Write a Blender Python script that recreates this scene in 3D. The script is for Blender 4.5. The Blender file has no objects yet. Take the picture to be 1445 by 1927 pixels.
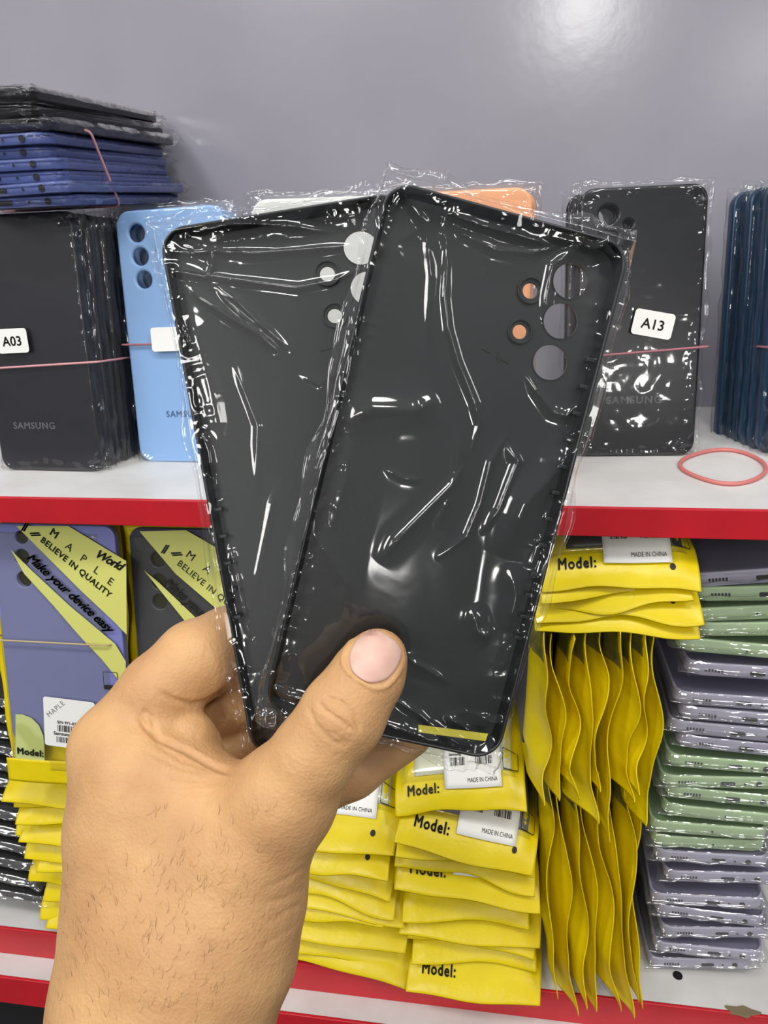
import bpy, bmesh, math, random
import numpy as np
from math import sin, cos, radians, pi, sqrt
from mathutils import Matrix, Vector

scn = bpy.context.scene
COL = scn.collection
# ------------------------------------------------------------------ camera
F, CX, CY = 1447.0, 722.5, 963.5
VP = (-8124.0, 796.0); PITCH = 22.0; HC = 0.16
def _cam():
    X = np.array([-(VP[0]-CX), -(VP[1]-CY), -F]); X /= np.linalg.norm(X)
    s = -sin(radians(PITCH)); c = -s*X[2]; n = X[:2].copy(); nn = n@n
    p0 = n*c/nn; t = sqrt(1-s*s-p0@p0); d = np.array([-n[1], n[0]])/sqrt(nn)
    ab = p0-d*t
    if ab[1] > 0: ab = p0+d*t
    U = np.array([ab[0], ab[1], s]); Y = np.cross(U, X)
    return np.array([X, Y, U])
R = _cam(); C0 = np.array([0, 0, 1+HC])
cam_d = bpy.data.cameras.new('camera'); cam = bpy.data.objects.new('camera', cam_d); COL.objects.link(cam)
cam_d.sensor_fit = 'VERTICAL'; cam_d.sensor_height = 36; cam_d.lens = F/1927*36; cam_d.clip_start = .01
mc = Matrix([[R[i][0], -R[i][1], -R[i][2], C0[i]] for i in range(3)]+[[0, 0, 0, 1]])
cam.matrix_world = mc; scn.camera = cam
def ray(x, y): return R@np.array([(x-CX)/F, (y-CY)/F, 1.])
def atZ(x, y, z): r = ray(x, y); return C0+r*((z-C0[2])/r[2])
def atY(x, y, Y): r = ray(x, y); return C0+r*((Y-C0[1])/r[1])
def atD(x, y, d): return C0+ray(x, y)*d          # point at camera depth d

SHELF = 1.0
YL = atZ(0, 937, SHELF)[1]                        # front of the shelves
YW = atZ(1370, 765, SHELF)[1]                     # back wall
ZB = atY(0, 1747, YL)[2]                          # lower shelf top
# ------------------------------------------------------------------ light
scn.view_settings.view_transform = 'Standard'; scn.view_settings.look = 'None'
scn.view_settings.gamma = 1; scn.view_settings.exposure = -0.24
w = bpy.data.worlds.new('world'); scn.world = w; w.use_nodes = True
nt = w.node_tree; bg = nt.nodes['Background']
tc = nt.nodes.new('ShaderNodeTexCoord'); sx = nt.nodes.new('ShaderNodeSeparateXYZ')
cr = nt.nodes.new('ShaderNodeValToRGB')
nt.links.new(tc.outputs['Generated'], sx.inputs[0])
mr = nt.nodes.new('ShaderNodeMapRange'); mr.inputs[1].default_value = -1
nt.links.new(sx.outputs['Z'], mr.inputs[0]); nt.links.new(mr.outputs[0], cr.inputs[0]); nt.links.new(cr.outputs[0], bg.inputs[0])
e = cr.color_ramp.elements
e[0].position = 0; e[0].color = (.16, .155, .15, 1); e[1].position = 1; e[1].color = (.85, .87, .9, 1)
k = e.new(.45); k.color = (.22, .22, .22, 1)
k = e.new(.62); k.color = (.40, .41, .43, 1)
bg.inputs[1].default_value = .85
scn.cycles.transparent_max_bounces = 32
def area(name, loc, target, size, power, col=(1, .98, .95), sy=None):
    l = bpy.data.lights.new(name, 'AREA'); l.energy = power; l.size = size; l.color = col
    if sy: l.shape = 'RECTANGLE'; l.size_y = sy
    o = bpy.data.objects.new(name, l); COL.objects.link(o); o.location = loc
    o.rotation_euler = (Vector(target)-Vector(loc)).to_track_quat('-Z', 'Y').to_euler(); return o
T0 = (0, .4, .9)
area('ceiling_lamp', (-1.0, -.35, 2.6), T0, .35, 11)
area('ceiling_lamp', (.95, -.5, 2.6), T0, .35, 11)
area('ceiling_lamp', (.05, -.30, 2.65), T0, .5, 11, sy=.2)
area('ceiling_lamp', (-2.3, -1.2, 2.5), T0, .5, 12)
area('ceiling_lamp', (2.3, -1.4, 2.5), T0, .5, 12)
def mirror_lamp(px, py, size, power):
    P = atY(px, py, YW); d = ray(px, py); d = d/np.linalg.norm(d); r = np.array([d[0], -d[1], d[2]])
    L = P+r*((2.9-P[2])/r[2]); area('ceiling_lamp', tuple(L), tuple(P), size, power)
mirror_lamp(1095, 8, .34, 60)
mirror_lamp(1450, 105, .5, 30)
mirror_lamp(560, -330, .9, 60)

# ------------------------------------------------------------------ materials
def lin(c):
    if isinstance(c, str): c = [int(c[i:i+2], 16)/255 for i in (0, 2, 4)]
    return tuple(x/12.92 if x <= .04045 else ((x+.055)/1.055)**2.4 for x in c)+(1,)
def mat(name, col, rough=.5, metal=0, coat=0, bump=0, bscale=200, noise=0, nscale=20, col2=None, sss=0, spec=.5, detail=3, transl=0, aniso=None):
    m = bpy.data.materials.new(name); m.use_nodes = True; t = m.node_tree; b = t.nodes['Principled BSDF']
    b.inputs['Base Color'].default_value = lin(col); b.inputs['Roughness'].default_value = rough
    b.inputs['Metallic'].default_value = metal; b.inputs['Coat Weight'].default_value = coat; b.inputs['Coat Roughness'].default_value = .05
    b.inputs['Specular IOR Level'].default_value = spec
    tc = t.nodes.new('ShaderNodeTexCoord')
    if noise or col2:
        n = t.nodes.new('ShaderNodeTexNoise'); n.inputs['Scale'].default_value = nscale; n.inputs['Detail'].default_value = detail
        mx = t.nodes.new('ShaderNodeMix'); mx.data_type = 'RGBA'
        mx.inputs[6].default_value = lin(col); mx.inputs[7].default_value = lin(col2)
        mp = t.nodes.new('ShaderNodeMapRange'); mp.inputs[1].default_value = .35; mp.inputs[2].default_value = .65
        t.links.new(tc.outputs['Object'], n.inputs['Vector']); t.links.new(n.outputs['Fac'], mp.inputs[0])
        t.links.new(mp.outputs[0], mx.inputs[0]); t.links.new(mx.outputs[2], b.inputs['Base Color'])
    if bump:
        n2 = t.nodes.new('ShaderNodeTexNoise'); n2.inputs['Scale'].default_value = bscale; n2.inputs['Detail'].default_value = 4
        t.links.new(tc.outputs['Object'], n2.inputs['Vector'])
        bp = t.nodes.new('ShaderNodeBump'); bp.inputs['Strength'].default_value = 1; bp.inputs['Distance'].default_value = bump
        t.links.new(n2.outputs['Fac'], bp.inputs['Height']); t.links.new(bp.outputs[0], b.inputs['Normal'])
    if sss:
        b.inputs['Subsurface Weight'].default_value = sss; b.inputs['Subsurface Radius'].default_value = (.006, .0025, .0012)
        b.inputs['Subsurface Scale'].default_value = 1
    if transl:
        tr = t.nodes.new('ShaderNodeBsdfTranslucent'); tr.inputs[0].default_value = lin(col); ms = t.nodes.new('ShaderNodeMixShader')
        ms.inputs[0].default_value = transl; t.links.new(b.outputs[0], ms.inputs[1]); t.links.new(tr.outputs[0], ms.inputs[2])
        t.links.new(ms.outputs[0], t.nodes['Material Output'].inputs[0])
    return m
def film(name, tint=(1, 1, 1), base=.06, rough=.04, bump=.0002, bscale=60, haze=0, hazecol='FFFFFF', ior=1.45):
    m = bpy.data.materials.new(name); m.use_nodes = True; t = m.node_tree; t.nodes.remove(t.nodes['Principled BSDF'])
    out = t.nodes['Material Output']; tr = t.nodes.new('ShaderNodeBsdfTransparent'); tr.inputs[0].default_value = tint+(1,)
    gl = t.nodes.new('ShaderNodeBsdfGlossy'); gl.inputs['Roughness'].default_value = rough
    fr = t.nodes.new('ShaderNodeLayerWeight'); fr.inputs[0].default_value = .5
    pw = t.nodes.new('ShaderNodeMath'); pw.operation = 'POWER'; pw.inputs[1].default_value = 4; t.links.new(fr.outputs['Facing'], pw.inputs[0])
    mu = t.nodes.new('ShaderNodeMath'); mu.operation = 'MULTIPLY'; mu.inputs[1].default_value = .8; t.links.new(pw.outputs[0], mu.inputs[0])
    ad = t.nodes.new('ShaderNodeMath'); ad.operation = 'ADD'; ad.use_clamp = True; ad.inputs[1].default_value = base
    t.links.new(mu.outputs[0], ad.inputs[0]); ms = t.nodes.new('ShaderNodeMixShader'); t.links.new(ad.outputs[0], ms.inputs[0])
    src = tr
    if haze:
        df = t.nodes.new('ShaderNodeBsdfDiffuse'); df.inputs[0].default_value = lin(hazecol); m2 = t.nodes.new('ShaderNodeMixShader')
        m2.inputs[0].default_value = haze; t.links.new(tr.outputs[0], m2.inputs[1]); t.links.new(df.outputs[0], m2.inputs[2]); src = m2
    t.links.new(src.outputs[0], ms.inputs[1]); t.links.new(gl.outputs[0], ms.inputs[2]); t.links.new(ms.outputs[0], out.inputs[0])
    if bump:
        tc = t.nodes.new('ShaderNodeTexCoord'); n = t.nodes.new('ShaderNodeTexNoise'); n.inputs['Scale'].default_value = bscale; n.inputs['Detail'].default_value = 2
        n.inputs['Distortion'].default_value = .8
        bp = t.nodes.new('ShaderNodeBump'); bp.inputs['Distance'].default_value = bump
        t.links.new(tc.outputs['Object'], n.inputs['Vector']); t.links.new(n.outputs['Fac'], bp.inputs['Height'])
        t.links.new(bp.outputs[0], gl.inputs['Normal']); t.links.new(bp.outputs[0], fr.inputs['Normal'])
    return m
M = dict(
 wall=mat('wall_laminate', '9A98A2', .18, bump=.00006, bscale=90, col2='92909A', nscale=6, spec=.45),
 back=mat('back_panel_grey', '5A5864', .6),
 shelf=mat('shelf_white', 'D6D5D3', .4, bump=.0002, bscale=150, col2='CBC9C6', nscale=25, detail=8),
 red=mat('red_edge', 'C61E2A', .35, col2='BA1C28', nscale=30),
 black=mat('black_plastic', '0F1213', .42, bump=.00003, bscale=900),
 blackg=mat('black_gloss', '15161A', .22), rim=mat('rim_black', '0D0F11', .3),
 charcoal=mat('charcoal_plastic', '24242A', .35), ring=mat('ring_black', '0C0D0E', .4),
 blue=mat('blue_plastic', '8DB3E2', .3), indigo=mat('indigo_plastic', '4C5A94', .3), white=mat('white_plastic', 'DADCD8', .35),
 orange=mat('orange_plastic', 'EFA878', .35), navy=mat('navy_plastic', '123450', .3), purple=mat('purple_plastic', '7C80BE', .35),
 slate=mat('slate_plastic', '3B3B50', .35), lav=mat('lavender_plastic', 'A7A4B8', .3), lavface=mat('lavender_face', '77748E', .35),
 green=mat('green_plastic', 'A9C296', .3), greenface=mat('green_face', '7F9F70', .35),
 hole=mat('dark_hole', '0A0A0C', .6), sticker=mat('paper_label', 'ECECE8', .6), ink=mat('black_ink', '17170F', .6),
 samsung=mat('grey_print', '8A8A8E', .4), samsungblue=mat('blue_print', '6E8FBE', .4),
 yellow=mat('yellow_plastic', 'F5E010', .33, bump=.0007, bscale=75, transl=.22, col2='EED608', nscale=40),
 yellow2=mat('yellow_green_print', 'E8DE30', .3, bump=.0002, bscale=90),
 yellowrefl=mat('dull_yellow_reflection', 'B8AE38', .4), olive=mat('olive_window', 'A8A444', .25, transl=.3, col2='7A7848', nscale=60),
 pale=mat('pale_green_print', 'C3CC86', .3), white_film=mat('white_frost', 'DEDAB4', .35),
 band=mat('pink_rubber', 'D3979C', .5), bandred=mat('red_rubber', 'CB7470', .45), banddull=mat('dull_red_rubber', 'A86A74', .5), bandtan=mat('tan_rubber', 'B9A57A', .5),
 dust=mat('chipped_board', '7A6A50', .9, bump=.001, bscale=200),
 film=film('clear_film', base=.06, rough=.06, bump=.0001), filmh=film('held_film', base=.055, rough=.075, bump=.00004, bscale=45),
 filmw=film('wrinkled_film', base=.10, rough=.10, bump=.0003, bscale=80, haze=.05, hazecol='C8C8C8'),
 filmy=film('packet_window_film', tint=(.98, .98, .93), base=.03, rough=.12, bump=.0003, bscale=50, haze=.012, hazecol='D8D890'),
)
# ------------------------------------------------------------------ object helpers
def thing(name, label, cat, mw=None, group=None):
    o = bpy.data.objects.new(name, None); COL.objects.link(o); o.empty_display_size = .01
    if mw is not None: o.matrix_world = mw
    o['label'] = label; o['category'] = cat
    if group: o['group'] = group
    return o
def tag(o, label, cat, group=None):
    o['label'] = label; o['category'] = cat
    if group: o['group'] = group
    return o
def obj(name, me, m=None, parent=None, loc=None, rot=None, smooth=False):
    o = bpy.data.objects.new(name, me); COL.objects.link(o)
    if m is not None:
        if len(me.materials) == 0: me.materials.append(m)
        elif me.materials[0] is not m: o.material_slots[0].link = 'OBJECT'; o.material_slots[0].material = m
    if parent: o.parent = parent
    if loc is not None: o.location = loc
    if rot is not None: o.rotation_euler = rot
    if smooth and me.polygons: me.polygons.foreach_set('use_smooth', [True]*len(me.polygons))
    return o
def mesh(name, v, f, smooth=True):
    me = bpy.data.meshes.new(name); me.from_pydata([tuple(map(float, p)) for p in v], [], [tuple(map(int, q)) for q in f]); me.update()
    if smooth: me.polygons.foreach_set('use_smooth', [True]*len(me.polygons))
    return me
def struct(o): o['kind'] = 'structure'; return o
def box(name, lo, hi, bevel=0):
    bm = bmesh.new(); bmesh.ops.create_cube(bm, size=1)
    for v in bm.verts: v.co = Vector([lo[i]+(v.co[i]+.5)*(hi[i]-lo[i]) for i in range(3)])
    if bevel: bmesh.ops.bevel(bm, geom=bm.edges[:], offset=bevel, segments=2, affect='EDGES', profile=.5)
    me = bpy.data.meshes.new(name); bm.to_mesh(me); bm.free(); return me
def rrect(W, H, r, n=8, cx=0, cy=0):
    p = []
    for sx_, sy_, a0 in ((1, 1, 0), (-1, 1, 90), (-1, -1, 180), (1, -1, 270)):
        for i in range(n+1):
            a = radians(a0+90*i/n); p.append((cx+sx_*(W/2-r)+r*cos(a), cy+sy_*(H/2-r)+r*sin(a)))
    return p
def circ(x, y, r, n=28): return [(x+r*cos(2*pi*i/n), y+r*sin(2*pi*i/n)) for i in range(n)]
def c2m(cu):
    o = bpy.data.objects.new('t', cu); COL.objects.link(o); dg = bpy.context.evaluated_depsgraph_get()
    me = bpy.data.meshes.new_from_object(o.evaluated_get(dg)); bpy.data.objects.remove(o); bpy.data.curves.remove(cu); return me
def flat(splines, z0, z1, bevel=0, smooth=False):
    cu = bpy.data.curves.new('c', 'CURVE'); cu.dimensions = '2D'; cu.fill_mode = 'BOTH'
    for s in splines:
        sp = cu.splines.new('POLY'); sp.points.add(len(s)-1)
        for p, q in zip(sp.points, s): p.co = (q[0], q[1], 0, 1)
        sp.use_cyclic_u = True
    cu.extrude = max((z1-z0)/2-bevel, 0); cu.bevel_depth = bevel; cu.bevel_resolution = 2; cu.offset = -bevel
    me = c2m(cu); me.transform(Matrix.Translation((0, 0, (z0+z1)/2)))
    me.materials.clear()
    if smooth: me.polygons.foreach_set('use_smooth', [abs(p.normal.z) < .98 for p in me.polygons])
    return me
def join(mes):
    bm = bmesh.new()
    for m in mes: bm.from_mesh(m)
    me = bpy.data.meshes.new('j'); bm.to_mesh(me); bm.free(); return me
_tc = {}
def text(s, size, bold=0, shear=0, space=1, h=.0001, align='LEFT'):
    kx = (s, size, bold, shear, space, align)
    if kx in _tc: return _tc[kx]
    cu = bpy.data.curves.new('t', 'FONT'); cu.body = s; cu.size = size; cu.extrude = h; cu.shear = shear; cu.space_character = space
    cu.align_x = align; cu.resolution_u = 3
    me = c2m(cu); me.materials.clear()
    if bold:
        cps = []
        for dx_, dy_ in ((-bold, 0), (bold, 0), (0, bold), (0, -bold)): c_ = me.copy(); c_.transform(Matrix.Translation((dx_, dy_, 0))); cps.append(c_)
        me = join(cps)
    _tc[kx] = me; return me
def tube(name, pts, r, closed=False, n=8, rr=None):
    pts = [Vector(p) for p in pts]; N = len(pts); v = []; f = []; up = Vector((.13, .21, .97)).normalized()
    for i, p in enumerate(pts):
        a = pts[(i-1) % N] if closed or i else pts[0]; b = pts[(i+1) % N] if closed or i < N-1 else pts[-1]
        t = (b-a).normalized(); s = t.cross(up).normalized(); q = s.cross(t); ri = rr[i] if rr else r
        for k_ in range(n):
            an = 2*pi*k_/n; v.append(p+s*cos(an)*ri+q*sin(an)*ri)
    for i in range(N if closed else N-1):
        for k_ in range(n):
            i2 = (i+1) % N; k2 = (k_+1) % n; f.append((i*n+k_, i*n+k2, i2*n+k2, i2*n+k_))
    return mesh(name, v, f)
rs = np.random.RandomState(7)
def vnoise(x, y, s, seed):
    x = x*s+seed*13.7; y = y*s+seed*7.3; xi = np.floor(x).astype(int); yi = np.floor(y).astype(int); fx = x-xi; fy = y-yi
    fx = fx*fx*(3-2*fx); fy = fy*fy*(3-2*fy)
    def h(a, b):
        n_ = (a*374761393+b*668265263+seed*1442695)&0x7fffffff; n_ = ((n_ ^ (n_ >> 13))*1274126177)&0x7fffffff
        return ((n_ ^ (n_ >> 16))&0xffff)/65535.
    return (h(xi, yi)*(1-fx)+h(xi+1, yi)*fx)*(1-fy)+(h(xi, yi+1)*(1-fx)+h(xi+1, yi+1)*fx)*fy
def fold(x, y, s, seed):          # ridged crumple
    return 1-np.abs(2*vnoise(x, y, s, seed)-1)*2
def upright_mats(me):
    me.materials.append(M['yellow']); me.materials.append(M['olive'])
    for p in me.polygons:
        c = p.center
        if (c.z > .150 and .005 < c.y < .08) or (c.y > .034 and c.z > .05): p.material_index = 1
    return me
def two_sided(X, Y, Z1, Z2, dX2=None):
    nu, nv = X.shape; n = nu*nv
    v = np.concatenate([np.stack([X, Y, Z1], -1).reshape(-1, 3), np.stack([X, Y, Z2], -1).reshape(-1, 3)])
    idx = np.arange(n).reshape(nu, nv)
    q = np.stack([idx[:-1, :-1], idx[1:, :-1], idx[1:, 1:], idx[:-1, 1:]], -1).reshape(-1, 4)
    b = np.concatenate([idx[:, 0], idx[-1, 1:], idx[-2::-1, -1], idx[0, -2:0:-1]]); b2 = np.roll(b, -1)
    rim_ = np.stack([b2, b, b+n, b2+n], -1)
    f = np.concatenate([q, q[:, ::-1]+n, rim_]); return v, f
def npmesh(name, v, f):
    me = bpy.data.meshes.new(name); me.vertices.add(len(v)); me.vertices.foreach_set('co', np.asarray(v, np.float32).ravel())
    me.loops.add(len(f)*4); me.loops.foreach_set('vertex_index', np.asarray(f, np.int32).ravel())
    me.polygons.add(len(f)); me.polygons.foreach_set('loop_start', np.arange(len(f), dtype=np.int32)*4)
    me.polygons.foreach_set('use_smooth', np.ones(len(f), bool)); me.update(calc_edges=True); me.validate(); return me
def ss(a, b, x): t = np.clip((x-a)/(b-a), 0, 1); return t*t*(3-2*t)
def polyd(X, Y, pl):
    """distance to polyline and parameter 0..1"""
    best = np.full(X.shape, 9.); par = np.zeros(X.shape); n = len(pl)-1
    for i in range(n):
        ax, ay = pl[i]; bx, by = pl[i+1]; dx, dy = bx-ax, by-ay; L2 = dx*dx+dy*dy+1e-12
        t = np.clip(((X-ax)*dx+(Y-ay)*dy)/L2, 0, 1); d = np.hypot(X-ax-t*dx, Y-ay-t*dy)
        m = d < best; best = np.where(m, d, best); par = np.where(m, (i+t)/n, par)
    return best, par
def sleeve(W, H, T, mx, my, seed, amp=.0006, crumple=.002, step=.002, ridges=(), gap=.0005, flatend=0):
    """two-sided film bag round a slab lying in z 0..T"""
    xs = np.arange(-W/2-mx, W/2+mx+step/2, step); ys = np.arange(-H/2-my, H/2+my+step/2, step)
    X, Y = np.meshgrid(xs, ys, indexing='ij')
    ex = np.maximum(np.abs(X)-W/2+.001, 0); ey = np.maximum(np.abs(Y)-H/2+.001, 0)
    p = (1-ss(0, .003, ex))*(1-ss(0, .003, ey))
    edge = ss(-.012, .004, np.maximum(np.abs(X)-W/2, np.abs(Y)-H/2))
    cor = ss(.016, 0, np.hypot(W/2-np.abs(X), H/2-np.abs(Y)))
    n = (fold(X, Y, 60, seed)+.5*fold(X, Y, 150, seed+1))*amp*.5+(fold(X+.4*Y, Y-.3*X, 35, seed+2))*amp
    n += crumple*(edge*.35+cor*2.0)*(fold(X, Y, 170, seed+3)-.3+.5*fold(X, Y, 330, seed+5))
    out = ss(0, .004, np.maximum(ex, ey)); n2 = crumple*.9*out*(vnoise(X, Y, 130, seed+7)-.5)*2
    Z1 = T*.5+(T*.5+gap)*p+n*(1-out*.5)+n2+.00015*(1-p); Z2 = T*.5-(T*.5+gap)*p-.3*n*p+n2-.00015*(1-p)
    for pl, h, wd in ridges:
        d, t = polyd(X, Y, pl); Z1 = Z1+h*np.exp(-(d/wd)**2)*np.clip(np.minimum(t, 1-t)*6, 0, 1)
    # ragged outline
    rx = 1+0*X; X = X+np.sign(X)*ss(W/2, W/2+mx, np.abs(X))*(vnoise(Y, Y*0, 90, seed+9)-.6)*mx*.8
    Y = Y+np.sign(Y)*ss(H/2, H/2+my, np.abs(Y))*(vnoise(X, X*0, 110, seed+11)-.6)*my*.8
    return npmesh('sleeve', *two_sided(X, Y, Z1, np.minimum(Z2, Z1-.0001)))

# ------------------------------------------------------------------ frames (local x right, y up, z towards viewer)
def frame(origin, ux, uy):
    ux = Vector(ux).normalized(); uy = Vector(uy); uy = (uy-ux*uy.dot(ux)).normalized(); uz = ux.cross(uy)
    return Matrix(((ux.x, uy.x, uz.x, origin[0]), (ux.y, uy.y, uz.y, origin[1]), (ux.z, uy.z, uz.z, origin[2]), (0, 0, 0, 1)))
def l2p(Mw, px, py, zl=0):
    """pixel -> local xy on plane z=zl of frame"""
    o = Mw@Vector((0, 0, zl)); n = Mw.to_3x3()@Vector((0, 0, 1)); r = Vector(ray(px, py)); c = Vector(C0)
    P = c+r*((o-c).dot(n)/r.dot(n)); q = Mw.inverted()@P; return (q.x, q.y)
def proj(P):
    v = R.T@(np.array(P)-C0); return v[0]/v[2]*F+CX, v[1]/v[2]*F+CY

# ================================================================== ROOM
w0, w1 = -.75, .65
struct(obj('wall_back', box('w', (w0, YW, SHELF-.016), (w1, YW+.02, 2.2)), M['wall']))
struct(obj('wall_lower', box('w', (w0, YW, .1), (w1, YW+.02, SHELF-.0161)), M['back']))
zl = atY(0, 984, YL)[2]
struct(obj('trim_1', box('s', (w0, YL, zl), (w1, YL+.0025, SHELF+.0004), .0006), M['red']))
struct(obj('shelf_upper', box('s', (w0, YL+.0026, zl+.0005), (w1, YW-.0005, SHELF)), M['shelf']))
zl2 = atY(0, 1793, YL)[2]
struct(obj('trim_2', box('s', (w0, YL, zl2), (w1, YL+.0025, ZB+.0004), .0006), M['red']))
struct(obj('shelf_lower', box('s', (w0, YL+.0026, zl2+.0005), (w1, YW-.0005, ZB)), M['shelf']))
YF = atZ(0, 1840, zl2)[1]; zf = atY(0, 1886, YF)[2]
struct(obj('ledge_top', box('s', (w0, YF+.0026, zf), (w1, YW-.0005, zl2)), M['shelf']))
struct(obj('trim_3', box('s', (w0, YF, zf), (w1, YF+.0025, zl2+.0004), .0006), M['red']))
struct(obj('wall_base', box('b', (w0, YF+.012, 0), (w1, YF+.03, zf-.0005)), mat('base_dark', '17171A', .6)))
struct(obj('floor', box('f', (-1.5, -1.5, -.02), (1.5, 1.5, 0)), mat('floor_dark', '2A2A2C', .6)))
# screw hole and chipped spot on the lower shelf
hp = atZ(1275, 1836, ZB)
tag(obj('screw_hole', flat([circ(0, 0, .0035)], -.0002, .0004), M['hole'], loc=(hp[0], hp[1], ZB)), 'small dark screw hole in the white lower shelf below the frame stack', 'hole')
cpn = atZ(1395, 1904, ZB); bl = [(.011*cos(a)*(1+.25*sin(3*a+1)), .004*sin(a)*(1+.2*cos(5*a))) for a in np.linspace(0, 2*pi, 24, endpoint=False)]
tag(obj('chipped_patch', flat([bl], 0, .0008, .0003), M['dust'], loc=(cpn[0], cpn[1], ZB)), 'brown chipped patch at the front edge of the lower shelf, far right', 'damage')

# ================================================================== CASE MESHES
def case_outer(W, H, T, r, holes, key, bev=.0016):
    pan = flat([rrect(W, H, r)]+[circ(*h) for h in holes], T-.0032, T, min(bev, .0015), True)
    inner = rrect(W-.003, H-.003, r-.0015)
    wal = flat([rrect(W-.0004, H-.0004, r), inner], 0, T-.0014, 0.0004, True)
    return join([pan, wal])
H3 = lambda W, H, x, y0, dy, r: [(x, y0, r), (x, y0-dy, r), (x, y0-2*dy, r)]
CW, CH, CT = .0755, .164, .0085
case_me = dict(
 a03=case_outer(CW, CH, CT, .009, [], 'a03'),
 plain=case_outer(CW, CH, CT, .009, [], 'plain'),
 blue=case_outer(CW, CH, CT, .010, [(-.0235, .068, .0056), (-.0225, .0535, .0056), (-.0215, .039, .0056)], 'blue'),
 a13=case_outer(CW, CH, CT, .009, [(-.0205, .0665, .0056), (-.0205, .0520, .0056), (-.0205, .0375, .0056), (-.0085, .0605, .0026), (-.0085, .048, .0026)], 'a13'),
)
for k_, m_ in case_me.items(): m_.name = 'case_'+k_
slv = [sleeve(CW, CH, CT, .003, .004, s, step=.0022, amp=.0003, crumple=.0009) for s in (11, 23, 37)]
slvw = [sleeve(CW, CH, CT, .004, .005, s, step=.0015, amp=.00028, crumple=.0014) for s in (41, 57, 63)]
def up_frame(px, py, width_dir, lean, z=SHELF):
    """standing frame: origin = base centre, x along width_dir angle (deg about Z), leaning back by lean deg"""
    P = atZ(px, py, z) if not isinstance(px, np.ndarray) else px
    a = radians(width_dir); ux = Vector((cos(a), sin(a), 0)); nb = Vector((-sin(a), cos(a), 0))
    uy = Vector((0, 0, 1))*cos(radians(lean))+nb*sin(radians(lean)); return frame(P, ux, uy)
def standing(name, label, cat, base, mekey, matk, group, i, front=False, sl=None, filmk='film', off=(0, 0)):
    """base: frame at the bottom centre of the front stack face; i-th goes i steps back"""
    t = thing(name, label, cat, base, group)
    obj('back_panel', case_me[mekey], M[matk], t, loc=(off[0], CH/2+off[1], -CT))
    obj('plastic_sleeve', sl or slv[i % 3], M[filmk], t, loc=(off[0], CH/2+off[1], -CT))
    return t
ORD = ['first', 'second', 'third', 'fourth', 'fifth', 'sixth', 'seventh', 'eighth', 'ninth', 'tenth', 'eleventh', 'twelfth', 'thirteenth', 'fourteenth', 'fifteenth', 'sixteenth', 'seventeenth', 'eighteenth', 'nineteenth', 'twentieth', 'twenty-first', 'twenty-second', 'twenty-third', 'twenty-fourth']
def row(n, B, pitch, mekey, matk, lab_front, lab_other, group, jit=.0012, filmk='film', drift=0, lean_d=0):
    out = []
    for i in range(n):
        rr_ = random.Random(i*7+n)
        m_ = B@Matrix.Translation((drift*i+rr_.uniform(-jit, jit), 0, -pitch*i))@Matrix.Rotation(radians(rr_.uniform(-.8, .8)), 4, 'Z')
        m_ = m_@Matrix.Translation((0, .001*abs(rr_.uniform(-1, 1)), 0))
        out.append(standing('phone_back_cover', lab_front if i == 0 else lab_other % ORD[i], 'phone cover', m_, mekey, matk, group, i, filmk=filmk if i == 0 else 'film', sl=slvw[i % 3] if i == 0 else None))
    return out
def drop(Mw):   # lift frame so that its lowest point rests on the shelf
    return Mw
def sticker(parent, s, x, y, z, w=.0225, h=.0155, rot=0, size=.0085):
    st = obj('model_sticker', flat([rrect(w, h, .0022)], 0, .0002), M['sticker'], parent, loc=(x, y, z), rot=(0, 0, rot))
    obj('print', text(s, size, .00012, align='CENTER'), M['ink'], st, loc=(0, -size*.36, .00035)); return st

# ---- A03 stack (left), receding, turned
aF = atZ(190, 893, SHELF); Bx = atZ(0, 893, SHELF)
ang = -2
a = radians(ang); ctr = aF-np.array([cos(a), sin(a), 0])*CW/2+np.array([0, .004, 0])
B = up_frame(ctr, 0, ang, 7)
cov = row(18, B, .0062, 'a03', 'charcoal', 'black phone back cover with white A03 sticker, front of its upright row', 'black phone back cover in clear sleeve, %s from the front behind the A03 cover', 'black covers in the upright A03 row', drift=.0008)
q = l2p(B, 30, 642, .0015); sticker(cov[0], 'A03', q[0], q[1], .0035, rot=.03)
q = l2p(B, 66, 808, .001); obj('brand_print', text('SAMSUNG', .0062, .0001, align='CENTER', space=1.15), M['samsung'], cov[0], loc=(q[0], q[1], .0002))
def band_loop(name, label, B, y0, W, D, matk, slant=0, r=.0007, group=None, zf=.002):
    pts = []
    base = rrect(W, D, .004, 6)
    for (x, z) in base: pts.append(B@Vector((x, y0+slant*x, z-D/2+zf)))
    o = obj(name, tube('band', pts, r, True), M[matk]); return tag(o, label, 'rubber band', group)
q = l2p(B, 60, 688, .001)
band_loop('rubber_band', 'pale pink rubber band around the upright black A03 row', B, q[1], CW+.012, .125, 'band', .05)
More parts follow.
